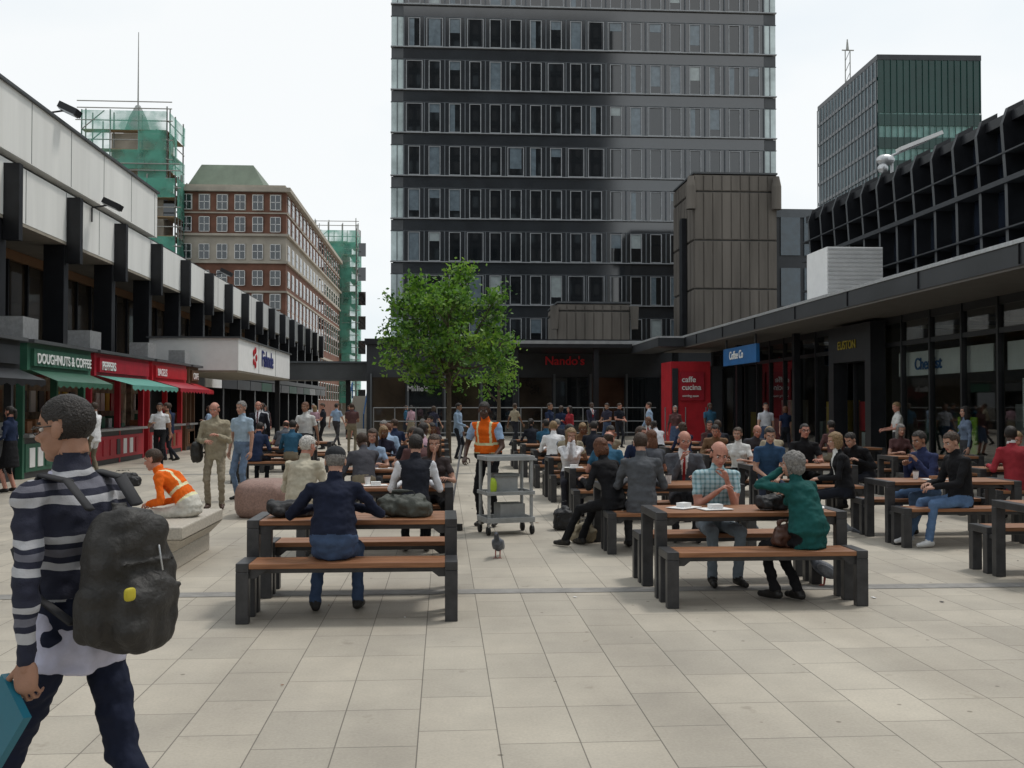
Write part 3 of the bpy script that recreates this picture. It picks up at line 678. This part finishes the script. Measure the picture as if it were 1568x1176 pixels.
o=m.obj('cafe_sign_panel'); text('lettering','caffe\ncucina',.34,(10.35,44.07,2.7),(90,0,0),white2,o); text('lettering','coming soon',.14,(10.38,44.07,2.05),(90,0,0),white2,o)
m=MB(); bs=mat('blue_sign',(.02,.12,.32),.4); m.box(10.85,10.97,35,39.2,3.2,3.85,bs); m.box(10.88,10.94,35.2,35.3,3.85,4.2,steel); m.box(10.88,10.94,38.9,39,3.85,4.2,steel)
o=m.obj('blue_shop_sign'); text('lettering','Coffee Co',.42,(10.83,38.3,3.42),(90,0,-90),white2,o)
m=MB(); m.box(12.86,12.9,23.2,28.2,2.5,3.15,white2); m.box(12.86,12.9,17.5,22.6,2.5,3.15,white2); o=m.obj('window_sign_board')
text('lettering','Chemist',.45,(12.84,27.2,2.66),(90,0,-90),bs,o)
m=MB(); m.box(12.86,12.9,30.2,31,.9,1.8,redl); m.box(12.86,12.9,24,24.9,.5,1.4,mat('poster_lime',(.35,.6,.05))); m.box(12.86,12.9,21,22,1.2,2.3,white2); m.box(12.87,12.91,18,18.8,1.0,2.1,redl); m.box(12.87,12.91,14,14.9,.9,2.1,shw); m.obj('window_poster')
# ------------------------------------------------------------ tables
def tablemesh():
    t=MB(); Lx=1.72
    for (a,b,h,n) in((0,.36,.47,2),(.45,1.15,.755,4),(1.24,1.60,.47,2)):
        for x in(0,Lx-.1):
            t.box(x,x+.1,a,a+.085,0,h-.07,steel); t.box(x,x+.1,b-.085,b,0,h-.07,steel); t.box(x,x+.1,a,b,h-.07,h,steel)
        pw=(b-a-.012*(n-1))/n
        for i in range(n): t.box(.1,Lx-.1,a+i*(pw+.012),a+i*(pw+.012)+pw,h-.045,h-.004,wood)
        t.box(.1,Lx-.1,a+.08,a+.12,h-.09,h-.046,steel); t.box(.1,Lx-.1,b-.12,b-.08,h-.09,h-.046,steel)
        for x,s_ in((.1,1),(Lx-.1,-1)):
            t.poly([(x,a+.03,h-.05),(x+s_*.14,a+.03,h-.05),(x+s_*.05,a+.03,h-.12),(x,a+.03,h-.12)],steel)
    for x in(.0,Lx-.1): t.box(x+.02,x+.08,.36,.45,.36,.40,steel); t.box(x+.02,x+.08,1.15,1.24,.36,.40,steel)
    me=bpy.data.meshes.new('picnic_table'); me.from_pydata(t.v,[],t.f); me.polygons.foreach_set('material_index',t.m)
    for q in t.mats: me.materials.append(q)
    return me
tm=tablemesh(); tabs=[]
def addt(x,y,r=0): place('picnic_table',tm,(x,y,0),r,.006); tabs.append((x,y))
for i in range(7): addt(-1.61,8.08+3.27*i)
for i in range(7): addt(1.86,8.46+3.1*i)
for y in(8.75,11.85): addt(5.45,y)
for x,y in((4.75,15.2),(4.9,18.6),(4.9,22),(4.9,25.4),(7.9,14.2),(8.2,17.8),(8.0,21.5),(-4.6,22.5),(-4.6,26)): addt(x,y)
# ------------------------------------------------------------ stone seats, trolley, barrier
m=MB(); m.box(-3.55,-2.75,10.65,12.3,0,.2,granite)
m.poly([(-3.55,10.62,.2),(-2.75,10.62,.2),(-2.62,10.5,.34),(-3.65,10.5,.34)],granite)
m.poly([(-2.75,10.62,.2),(-2.75,12.3,.2),(-2.62,12.4,.34),(-2.62,10.5,.34)],granite)
m.poly([(-3.55,12.3,.2),(-3.55,10.62,.2),(-3.65,10.5,.34),(-3.65,12.4,.34)],granite); m.poly([(-2.75,12.3,.2),(-3.55,12.3,.2),(-3.65,12.4,.34),(-2.62,12.4,.34)],granite)
m.box(-3.65,-2.62,10.5,12.4,.34,.47,granite); m.obj('granite_bench',bevel=.015)
g=Geo(); g.ell((0,0,.26),(.42,.5,.31),.55); soft('granite_boulder',g,pinkgr,(-2.75,16.0,0),vox=.03,crease=.004)
t=MB(); gp_=mat('grey_plastic',(.36,.37,.37),.45,0,.15,6)
for x in(-.29,.29):
    for y in(-.2,.2): t.cyl((x,y,.14),(x,y,1.0),.024,.024,gp_)
for z,h in((.97,.06),(.52,.05),(.16,.07)): t.box(-.33,.33,-.24,.24,z,z+.02,gp_); t.box(-.33,.33,-.24,-.22,z+.02,z+h,gp_); t.box(-.33,.33,.22,.24,z+.02,z+h,gp_); t.box(-.33,-.31,-.22,.22,z+.02,z+h,gp_); t.box(.31,.33,-.22,.22,z+.02,z+h,gp_)
t.box(-.2,.12,-.15,.15,.54,.76,gp_); t.box(-.22,.14,-.17,.17,.76,.79,mat('lid',(.2,.21,.21),.4)); t.box(-.12,.22,-.15,.15,.18,.4,gp_)
for x in(-.3,.3):
    for y in(-.2,.2): t.cyl((x-.02,y,.06),(x+.02,y,.06),.058,.058,rubber,12); t.box(x-.012,x+.012,y-.03,y+.03,.08,.15,silver)
t.cyl((.36,-.2,.98),(.36,.2,.98),.016,.016,silver); tro=t.obj('cleaning_trolley',(.82,13.6,0),14,bevel=.004)
g=Geo(); g.ell((-.24,-.18,.64),(.06,.05,.11),.8); tb=MB(); tb.geo(g,mat('lime_bag',(.45,.6,.05),.5)); tb.obj('yellow_duster',parent=tro,smooth=True)
m=MB(); rail=mat('rail_steel',(.22,.23,.24),.4,.5,.1)
for i in range(17):
    x=-3+i*.9; m.cyl((x,44,0),(x,44,1.6),.025,.025,rail)
for z in(.5,1.0,1.58): m.cyl((-3,44,z),(9.2,44,z),.018,.018,rail)
m.obj('steel_barrier')
m=MB()
for i in range(14): m.box(-6.9,-4.6,74+i*.35,74.35+i*.35,0,.17*(i+1),granite)
for x in(-7,-5.75,-4.5): m.cyl((x,74,1),(x,79,3.4),.05,.05,bs,6); m.cyl((x,74,0),(x,74,1),.05,.05,bs,6); m.cyl((x,79,2.2),(x,79,3.4),.05,.05,bs,6)
m.obj('outdoor_staircase')
# ------------------------------------------------------------ tree
bark=mat('bark',(.09,.07,.05),.95,0,.3,12,.8,40)
def leafmat(name,c):
    m=bpy.data.materials.new(name); m.use_nodes=True; N=m.node_tree.nodes; L=m.node_tree.links; b=N['Principled BSDF']; b.inputs['Base Color'].default_value=c+(1,); b.inputs['Roughness'].default_value=.5
    t=N.new('ShaderNodeBsdfTranslucent'); t.inputs[0].default_value=(c[0]*1.3,c[1]*1.3,c[2]*.8,1); s=N.new('ShaderNodeMixShader'); s.inputs[0].default_value=.4
    L.new(b.outputs[0],s.inputs[1]); L.new(t.outputs[0],s.inputs[2]); L.new(s.outputs[0],N['Material Output'].inputs[0]); return m
lm=[leafmat('leaf_a',(.13,.27,.04)),leafmat('leaf_b',(.08,.19,.03)),leafmat('leaf_c',(.20,.34,.06)),leafmat('leaf_d',(.04,.11,.02))]
def tree(name,X0,Y0,blobs,trunk_h,nleaf,seed):
    rn=random.Random(seed); t=MB()
    g=Geo(); tp=V((.03,0,trunk_h)); g.loft([(V((0,0,0)),V((.12,0,0)),V((0,.12,0))),(V((.01,0,.25)),V((.085,0,0)),V((0,.085,0))),(tp,V((.065,0,0)),V((0,.065,0))),(tp+V((0,0,1.2)),V((.04,0,0)),V((0,.04,0))),(tp+V((.05,0,2.6)),V((.012,0,0)),V((0,.012,0)))],10); t.geo(g,bark)
    for (bx,by,bz,br_) in blobs:
        c=V((bx,by,bz)); st_=V((.02,0,min(trunk_h+.1+rn.random()*.9,bz-.2))); mid=st_.lerp(c,.5)+V((0,0,-.12))
        t.cyl(st_,mid,.035,.025,bark,6); t.cyl(mid,c,.025,.01,bark,6)
        for i in range(int(12*br_/.6)):
            d=V((rn.gauss(0,1),rn.gauss(0,1),rn.gauss(0,.8))).normalized(); tip=c+d*br_*rn.uniform(.45,1.05); t.cyl(c.lerp(mid,rn.random()*.5),tip,.01,.004,bark,4)
            mi=rn.choices([0,1,2,3],[4,2.5,3,1.4])[0]
            for j in range(nleaf):
                p=tip+V((rn.gauss(0,.15),rn.gauss(0,.15),rn.gauss(0,.12)))
                s_=rn.uniform(.05,.095); n=V((rn.gauss(0,1),rn.gauss(0,1),rn.gauss(.6,1))).normalized(); a=n.orthogonal().normalized(); a.rotate(Matrix.Rotation(rn.random()*6.3,3,n)); b=n.cross(a)
                mm_=lm[mi if rn.random()<.7 else rn.randrange(4)]
                t.poly([p-a*s_,p-b*s_*.55+a*s_*.1,p+a*s_,p+b*s_*.55+a*s_*.1],mm_)
    t.obj(name,(X0,Y0,0))
tree('plane_tree',.12,30,[(0,0,5.1,.62),(-.5,.2,4.8,.7),(.55,-.1,4.8,.65),(-1.05,0,4.3,.72),(1.05,.1,4.3,.72),(0,-.7,4.3,.8),(0,.8,4.2,.8),(-1.3,-.2,3.6,.62),(1.3,.3,3.6,.7),(-.6,-.6,3.5,.75),(.6,-.7,3.4,.75),(0,.2,3.6,.8),(1.45,-.2,3.0,.5),(-1.4,.3,2.95,.55),(.3,.4,2.9,.6),(-.5,-.2,2.8,.5),(-.95,.6,5.1,.42),(.45,.1,5.55,.3),(-1.5,0,4.7,.3),(1.4,0,4.9,.3)],1.9,34,3)
tree('young_tree',1.9,36,[(0,0,2.9,.5),(.3,.2,2.4,.45),(-.5,0,2.5,.45),(.1,0,3.3,.3)],1.6,20,5)
# ------------------------------------------------------------ near people
JN=(.05,.08,.15); BK=(.012,.012,.014); OR=(.75,.13,.01)
hi=dict(hi=True,vox=.012)
stripes=stripemat('striped_sweater',[(0,(.015,.017,.035)),(.36,(.42,.42,.44)),(.50,(.015,.017,.035)),(.60,(.13,.13,.16)),(.72,(.015,.017,.035)),(.80,(.42,.42,.44)),(.9,(.02,.022,.04))],'Z',4.6)
me=body('walk',H=1.745,lean=4,hy=24,hp=-6,hl=(-.285,-.10,.80),hr=(.24,.25,.95),fl=(-.08,.36,.085),fr=(.08,-.40,.17),hair='crop',hi=True,vox=.008,curl=(50,30),bnl=(-.9,-.4,0),gl=True,fold=.012)
stu=person('walking_student',me,(-1.29,3.74),58,stripes,(.012,.016,.035),'tan','dark',extra=BK)
g=Geo(); g.loft([(V((.0,0,.78)),V((.175,0,0)),V((0,.135,0))),(V((0,0,.86)),V((.174,0,0)),V((0,.133,0))),(V((0,.01,1.0)),V((.158,0,0)),V((0,.115,0)))],20)
soft('shirt_tail',g,cloth((.5,.5,.62)),vox=.009,parent=stu,crease=.022,fq=10)
g=Geo(); g.loft([(V((0,.05,1.42)),V((.088,0,0)),V((0,.082,0))),(V((0,.057,1.465)),V((.070,0,0)),V((0,.072,0)))],20); soft('collar',g,cloth((.5,.5,.62)),vox=.008,parent=stu,crease=.004)
bp=Geo(); bp.ell((0,-.245,1.10),(.155,.105,.25),.66); bp.ell((0,-.325,1.0),(.125,.07,.13),.65); bp.ell((0,-.295,1.24),(.115,.06,.09),.7); bp.ell((.15,-.24,.99),(.035,.06,.1),.7); bp.ell((-.15,-.24,.99),(.035,.06,.1),.7); bp.cap(V((-.03,-.2,1.36)),V((.03,-.2,1.36)),.012,.012)
bp.cap(V((-.11,-.372,1.08)),V((.11,-.372,1.08)),.008,.008,8); bp.cap(V((-.10,-.352,1.17)),V((.10,-.352,1.17)),.008,.008,8)
pk=soft('backpack',bp,mat('backpack_nylon',(.024,.022,.020),.6,0,.45,6,.5,60),vox=.007,crease=.022,parent=stu,fq=8,sm=2)
m=MB(); stp=mat('strap',(.03,.03,.033),.8)
for s_ in(-1,1):
    pts=[V((s_*.10,-.17,1.35)),V((s_*.112,-.075,1.44)),V((s_*.12,.04,1.455)),V((s_*.125,.13,1.36)),V((s_*.145,.135,1.2)),V((s_*.175,.02,1.06)),V((s_*.15,-.15,.97))]
    g=Geo()
    for a,b in zip(pts,pts[1:]): g.cap(a,b,.028,.028,10,(V((0,.5,1)),.35))
    m.geo(g,stp)
g=Geo(); g.ell((-.115,-.385,1.08),(.022,.008,.022),.6); m.geo(g,mat('yellow_tag',(.5,.42,.03),.6)); g=Geo(); g.cap(V((.03,-.36,1.22)),V((.035,-.372,1.14)),.004,.004,6); m.geo(g,silver)
m.obj('straps',parent=stu,smooth=True)
m=MB(); M=Matrix.Translation((-.305,.0,.66))@Matrix.Rotation(rad(-52),4,'X')@Matrix.Rotation(rad(8),4,'Y'); m.box(-.014,.014,-.13,.13,-.10,.09,mat('teal_book',(.01,.13,.19),.35),M); m.box(-.010,.010,-.128,.134,-.096,.086,white2,M@Matrix.Translation((0,.003,0))); m.obj('book',parent=stu)
me=body('sit',lean=6,slump=14,hp=-12,hy=4,hl=(-.15,.30,.86),hr=(.15,.32,.86),fl=(-.17,.26,.085),fr=(.17,.32,.085),el=(-1,-.2,-.6),er=(1,-.2,-.6),hair='cap',fat=1.2,fold=.012,**hi)
person('seated_man',me,(-.88,8.27),0,(.012,.016,.035),JN,'light','grey',extra=(.03,.032,.036))
me=body('sit',H=1.76,lean=8,slump=16,hp=-22,hl=(-.05,.30,.98),hr=(.06,.34,.88),sleeve='short',hair='bald',fat=1.2,**hi)
person('seated_man',me,(2.62,9.87),182,checkmat('checked_shirt'),(.2,.24,.28),'pink','brown')
me=body('sit',H=1.60,lean=8,slump=16,hp=-8,hy=22,hl=(-.08,.26,1.12),hr=(.14,.3,.86),fl=(-.16,.24,.085),fr=(-.02,.10,.085),jacket=True,hair='wild',fem=True,fat=1.3,fold=.015,**hi)
person('seated_woman',me,(3.14,8.66),28,(.010,.075,.07),(.014,.014,.018),'light','grey')
me=body('sit',H=1.76,lean=4,slump=12,hp=-12,jacket=True,hair='short',fold=.011,**hi)
person('seated_man',me,(2.28,11.72),-6,(.085,.09,.10),(.07,.072,.08),'light','brown')
me=body('sit',H=1.66,lean=14,slump=12,hp=-20,hy=-15,fl=(-.3,.52,.085),fr=(-.05,.5,.085),hair='bob',fem=True,jacket=True,**hi)
person('seated_woman',me,(2.0,12.0),35,BK,BK,'light','red')
me=body('sit',H=1.77,lean=6,slump=12,hp=-14,hy=10,jacket=True,tie=True,hair='bald',hr=(.05,.28,1.0),**hi)
person('seated_man',me,(3.05,12.95),172,(.09,.095,.11),(.06,.06,.07),'pink','grey',extra=(.35,.03,.03))
me=body('sit',H=1.68,lean=4,slump=14,hp=-8,hl=(-.03,.22,1.13),hr=(.04,.24,1.11),hair='long',fem=True,**hi)
person('seated_woman',me,(1.98,16.0),178,(.72,.72,.74),(.03,.03,.04),'light','blond')
me=body('sit',lean=8,slump=12,hp=-10,vest=True,hair='short',**hi)
person('seated_man',me,(-.32,11.55),0,(.015,.017,.025),BK,'light','dark',under=(.65,.66,.7),extra=(.016,.018,.026))
me=body('sit',H=1.65,lean=4,slump=10,hp=-6,hair='long',fem=True,sleeve='short',hr=(.0,.24,1.08),**hi)
person('seated_woman',me,(-.12,12.9),180,(.05,.04,.04),BK,'light','brown')
me=body('sit',H=1.72,lean=4,slump=16,hp=-8,hy=-20,jacket=True,hair='short',fat=1.15,fold=.012,**hi)
person('seated_man',me,(-1.60,11.6),-20,(.46,.42,.33),(.2,.18,.14),'pink','white')
me=body('sit',H=1.74,lean=10,slump=10,hp=-12,hl=(-.1,.36,.62),hr=(.1,.36,.64),sleeve='short',hair='short',fl=(-.16,.36,.085),fr=(.14,.3,.085),**hi)
person('seated_man',me,(4.95,15.38),170,(.03,.07,.14),(.03,.04,.07),'light','dark')
me=body('sit',H=1.66,lean=4,slump=10,hp=-5,hair='pony',fem=True,sleeve='short',**hi)
person('seated_woman',me,(4.9,16.75),150,(.7,.7,.68),BK,'light','brown')
me=body('sit',H=1.78,lean=2,slump=10,hp=0,sleeve='short',hair='crop',fat=1.1,gl=True,**hi)
person('seated_man',me,(5.95,16.65),175,(.012,.014,.02),BK,'pink','dark')
me=body('sit',H=1.66,lean=5,slump=10,hp=-8,hy=10,jacket=True,tie=True,fem=True,hair='bob',hl=(-.12,.34,.72),hr=(.12,.34,.7),**hi)
person('seated_woman',me,(5.35,13.4),80,BK,(.02,.02,.025),'light','blond',under=(.7,.7,.68),extra=(.7,.7,.68))
me=body('sit',H=1.72,lean=24,slump=20,hp=-25,jacket=True,hair='short',**hi)
person('seated_man',me,(6.9,16.4),120,BK,(.02,.02,.03),'light','dark')
me=body('sit',H=1.76,lean=-2,slump=18,hp=-18,hy=5,hl=(-.1,.38,.72),hr=(.1,.36,.74),fl=(-.14,.5,.085),fr=(.1,.62,.12),jacket=True,hair='short',**hi)
person('seated_man',me,(6.25,12.05),95,(.014,.014,.016),(.10,.17,.30),'light','brown',shoes=(.6,.6,.6))
me=body('sit',H=1.74,lean=6,slump=16,hp=-14,hl=(-.1,.3,.95),hr=(.1,.32,.9),hair='short',**hi)
person('seated_man',me,(6.45,13.25),110,(.03,.04,.10),(.10,.17,.30),'tan','dark')
me=body('sit',H=1.74,lean=30,slump=24,hp=-12,hl=(-.12,.42,.62),hr=(.10,.44,.60),vest=True,sleeve='long',hair='crop',fl=(-.16,.34,.085),fr=(.14,.24,.085),fold=.013,fat=1.05,**hi)
person('seated_workman',me,(-2.78,11.5),80,OR,(.58,.56,.50),'pink','brown',under=OR,extra=(.75,.72,.45))
me=body('stand',H=1.76,lean=10,slump=8,hp=-12,hy=12,hl=(-.20,.34,.98),hr=(.24,.28,.98),vest=True,sleeve='short',hair='crop',curl=(60,60),fat=1.25,fold=.013,**hi)
cl=person('street_cleaner',me,(.62,14.4),158,OR,BK,'dark','dark',under=(.3,.42,.6),extra=(.7,.68,.4))
m=MB(); m.cyl((.24,.42,1.15),(.34,.62,.06),.014,.014,mat('broom_handle',(.3,.3,.32),.5)); m.box(.16,.52,.58,.66,.0,.09,rubber); m.obj('broom',parent=cl)
me=body('stand',H=1.74,lean=3,hy=-15,hp=-12,hl=(-.08,.22,1.2),hr=(.12,.26,1.12),jacket=True,hair='bald',fat=1.08,fold=.014,**hi)
p_=person('standing_man',me,(-3.72,17.0),185,(.33,.29,.21),(.27,.23,.17),'pink','brown',shoes=(.06,.03,.02))
g=Geo(); g.ell((.29,0,.93),(.09,.16,.17),.6); g.cap(V((.28,.02,1.08)),V((.17,.02,1.44)),.015,.015,8); g.cap(V((.28,-.04,1.08)),V((.17,-.06,1.44)),.015,.015,8); soft('shoulder_bag',g,MC['backpack_nylon'],vox=.014,parent=p_,crease=.015)
me=body('stand',H=1.76,hp=-5,sleeve='short',**hi); person('standing_man',me,(-3.6,18.6),150,(.35,.45,.55),(.14,.2,.3),'light','grey')
me=body('walk',H=1.80,hp=-2,jacket=True,tie=True,hair='bald',**hi); p_=person('walking_man',me,(-4.85,27.2),178,(.018,.019,.024),(.018,.019,.024),'pink','grey',under=(.7,.7,.75),extra=(.1,.02,.03))
g=Geo(); g.ell((-.27,-.16,.62),(.05,.13,.16),.7); soft('carrier_bag',g,MC['lime_bag'],vox=.02,parent=p_)
me=body('walk',H=1.76,hp=-4,sleeve='short',hair='short',fl=(-.08,.2,.085),fr=(.08,-.2,.1),hr=(.16,.25,1.2),**hi); person('walking_man',me,(-7.7,28.4),185,(.7,.7,.72),BK,'tan','dark')
# ------------------------------------------------------------ crowd
SIT=[body('sit',lean=5,slump=14,hp=-14),body('sit',lean=14,slump=20,hp=-22,jacket=True,hl=(-.04,.24,1.05)),body('sit',H=1.65,fem=True,hair='long',lean=3,slump=10,hp=-8,sleeve='short'),
     body('sit',H=1.66,fem=True,hair='bob',lean=10,slump=14,hp=-16,hy=25,hr=(.04,.26,1.05)),body('sit',H=1.78,lean=2,slump=12,hp=-6,hy=-35,twist=-12,jacket=True,tie=True,hair='short'),body('sit',H=1.74,lean=16,slump=20,hp=-20,hair='bald',sleeve='short',fat=1.2),body('sit',H=1.68,fem=True,hair='pony',lean=4,slump=12,hy=-40,hp=-6),
     body('sit',H=1.74,lean=18,slump=18,tilt=6,hp=-24,hair='crop',hy=15,fat=1.1,hr=(.05,.34,.92)),body('sit',H=1.7,lean=-4,slump=8,hy=50,twist=20,hp=-3,hair='short',sleeve='short')]
STD=[body('stand',jacket=True,hp=-8,hr=(.15,.3,1.05)),body('walk',jacket=True,tie=True,H=1.8),body('stand',H=1.66,fem=True,hair='long',hr=(.08,.24,1.15)),body('walk',H=1.66,fem=True,hair='bob',sleeve='short'),body('walk',sleeve='short',H=1.77,fat=1.1),body('stand',H=1.76,sleeve='short',hl=(-.1,.3,1.1),hr=(.1,.3,1.12),hy=20,hp=-10),body('stand',H=1.67,fem=True,hair='pony',skirt=True,hl=(-.12,.2,1.0))]
FS={2,3,6}
TOPS=[(.02,.02,.025),(.72,.72,.73),(.02,.02,.025),(.28,.38,.52),(.08,.085,.1),(.62,.62,.6),(.015,.025,.06),(.3,.03,.04),(.30,.26,.19),(.13,.17,.24),(.5,.51,.55),(.03,.10,.17),(.10,.05,.05),(.42,.27,.32),(.06,.06,.07),(.2,.12,.07),(.03,.03,.05)]
BOTS=[(.015,.015,.02),(.02,.022,.03),(.06,.09,.16),(.05,.05,.055),(.2,.17,.12)]
HS=['dark','brown','blond','grey','brown','dark','red']
rn=random.Random(11)
def rp(lst,x,y,h,sit=True):
    i=rn.randrange(len(lst)); me=lst[i].copy()
    person(('seated_' if sit else 'standing_')+('woman' if i in FS else 'man'),me,(x,y),h,rn.choice(TOPS),rn.choice(BOTS),rn.choice(['light','pink','light','pink','tan','brown','dark']),rn.choice(HS))
for (x,y) in tabs:
    if y<13.8 : continue
    for dx in(.45,1.2):
        for far in(0,1):
            if rn.random()<(.70 if y<24 else .5) and not(abs(x+dx-1.98)<.5 and far and y<15.5) and not(abs(x-4.75)<.1 and y<16) :
                rp(SIT,x+dx+rn.uniform(-.1,.1),y+(.18 if not far else 1.42),(0 if not far else 180)+rn.uniform(-22,22))
for i in range(18):
    y=rn.uniform(29,54); x=rn.uniform(-5,8.5)
    if abs(x-.15)<.5 and abs(y-30)<1: continue
    if 43.4<y<44.6: y+=1.3
    rp(STD,x,y,rn.uniform(0,360),False)
for x,y,h in((-8.4,20.5,80),(-8.3,25.0,75),(-8.2,31,95),(-8.4,32.0,60),(-8.2,36.5,80),(-6.6,38,10),(-7.2,42,170),(-5.6,45,0),(-6.3,50,180),(-5,57,170),(-3.2,24,160),(-5.8,33,185),(-3.2,36,0),(9.9,31,170),(10.9,24,80),(9.2,35,190),(11.2,33,0),(10.6,20.2,85)): rp(STD,x,y,h,False)
# ------------------------------------------------------------ bags, cups, papers, pigeons
bagm=mat('bag_black',(.018,.018,.02),.6,0,.4,6,.4,50); bagg=mat('bag_olive',(.06,.065,.055),.7,0,.3,6,.4,50)
def bag(loc,r,m_,rz=0,name='holdall',strap=True):
    g=Geo(); M=Matrix.Rotation(rad(6),3,'Y'); g.ell((0,0,r[2]*.72),(r[0],r[1],r[2]*.72),.5,M); g.ell((r[0]*.25,0,r[2]*1.1),(r[0]*.55,r[1]*.7,r[2]*.55),.7); g.ell((-r[0]*.5,-r[1]*.7,r[2]*.6),(r[0]*.3,r[1]*.4,r[2]*.4),.6)
    if strap:
        pts=[V((-r[0]*.6,0,r[2]*1.2)),V((-r[0]*.4,-.02,r[2]*1.9)),V((r[0]*.3,-.02,r[2]*1.95)),V((r[0]*.6,0,r[2]*1.2))]
        for a,b in zip(pts,pts[1:]): g.cap(a,b,.010,.010,8)
    o=soft(name,g,m_,loc,rz,vox=.009,crease=.024,sm=2,fq=11)
    for v in o.data.vertices:
        if v.co.z<.002: v.co.z=.002
bag((-1.3,8.85,.755),(.2,.13,.085),bagm,10,strap=False); bag((-.33,8.8,.755),(.23,.15,.11),bagg,-12)
bag((2.98,9.1,.755),(.16,.09,.09),bagm,5,'handbag'); bag((1.72,12.6,.0),(.17,.1,.15),mat('bag_beige',(.30,.25,.17),.7),20,'handbag')
bag((1.62,13.9,.0),(.13,.12,.2),bagm,0,'rucksack'); bag((2.93,8.72,.47),(.09,.08,.12),mat('bag_brown',(.07,.03,.02),.5),0,'handbag')
bag((-6.7,22.0,.0),(.35,.2,.17),bagm,0,'suitcase')
def cup(x,y,z=.755):
    m=MB(); m.cyl((0,0,0),(0,0,.10),.028,.038,white2,12); m.cyl((0,0,.10),(0,0,.112),.04,.038,mat('cup_lid',(.03,.02,.02),.5),12); m.obj('paper_cup',(x,y,z))
for x,y in((-.42,12.1),(-.3,12.15),(-.9,12.2),(3.1,9.3),(2.2,12.3),(2.7,12.2),(-1.1,15.3),(2.3,15.4),(6.0,12.7),(5.2,16.0),(-.6,15.4),(6.6,9.5)): cup(x,y)
m=MB()
for x,y,r_ in((2.45,9.15,12),(3.35,9.25,-20),(2.2,9.3,40),(-.8,12.1,10),(2.6,12.3,-14),(1.95,15.35,0),(-.9,15.3,30),(3.1,15.4,12),(3.0,18.4,5),(-.5,18.6,3),(6.2,12.6,5)):
    M=Matrix.Translation((x,y,.757))@Matrix.Rotation(rad(r_),4,'Z'); m.box(-.14,.14,-.1,.1,0,.006,white2,M); m.box(-.05,.06,-.04,.05,.006,.045,random.choice([wood,white2,white2,silver]),M)
m.obj('food_wrappers')
m=MB(); rr=random.Random(3)
for i in range(70):
    x=rr.uniform(-5,8); y=rr.uniform(5,22); a=rr.random()*6; s_=rr.uniform(.008,.028); M=Matrix.Translation((x,y,.006))@Matrix.Rotation(a,4,'Z'); m.box(-s_,s_,-s_*.5,s_*.5,0,.003,rr.choice([white2,wood,dark,stone]),M)
m.obj('litter_scraps')
def pigeon(x,y,h,sc_=1.12):
    g=Geo(); M=Matrix.Rotation(rad(28),3,'X'); g.ell((0,0,.135),(.055,.12,.062),1,M); g.cap(V((0,.08,.17)),V((0,.115,.235)),.036,.026); g.ell((0,.125,.25),(.022,.028,.023)); g.cap(V((0,-.09,.10)),V((0,-.20,.06)),.035,.018)
    o=soft('pigeon',g,mat('pigeon_feathers',(.09,.10,.12),.6,0,.6,18),(x,y,0),h,vox=.007,crease=.003); o.scale=(sc_,)*3
    m=MB(); m.cyl((0,.145,.25),(0,.172,.243),.007,.002,mat('beak',(.1,.08,.07))); lg=mat('pigeon_leg',(.4,.1,.08))
    for s_ in(-1,1):
        m.cyl((s_*.022,.0,.09),(s_*.022,.01,.01),.007,.005,lg)
        for a in(-.02,0,.02): m.cyl((s_*.022,.01,.006),(s_*.022+a,.045,.004),.004,.003,lg,5)
        g=Geo(); g.ell((s_*.048,-.03,.13),(.014,.10,.04),1,M); m.geo(g,mat('pigeon_wing',(.16,.17,.19),.6,0,.5,14))
    m.obj('wings_and_legs',parent=o,smooth=True)
pigeon(.60,11.4,170); pigeon(3.58,9.45,60); pigeon(5.1,12.9,80); pigeon(3.9,12.9,20)
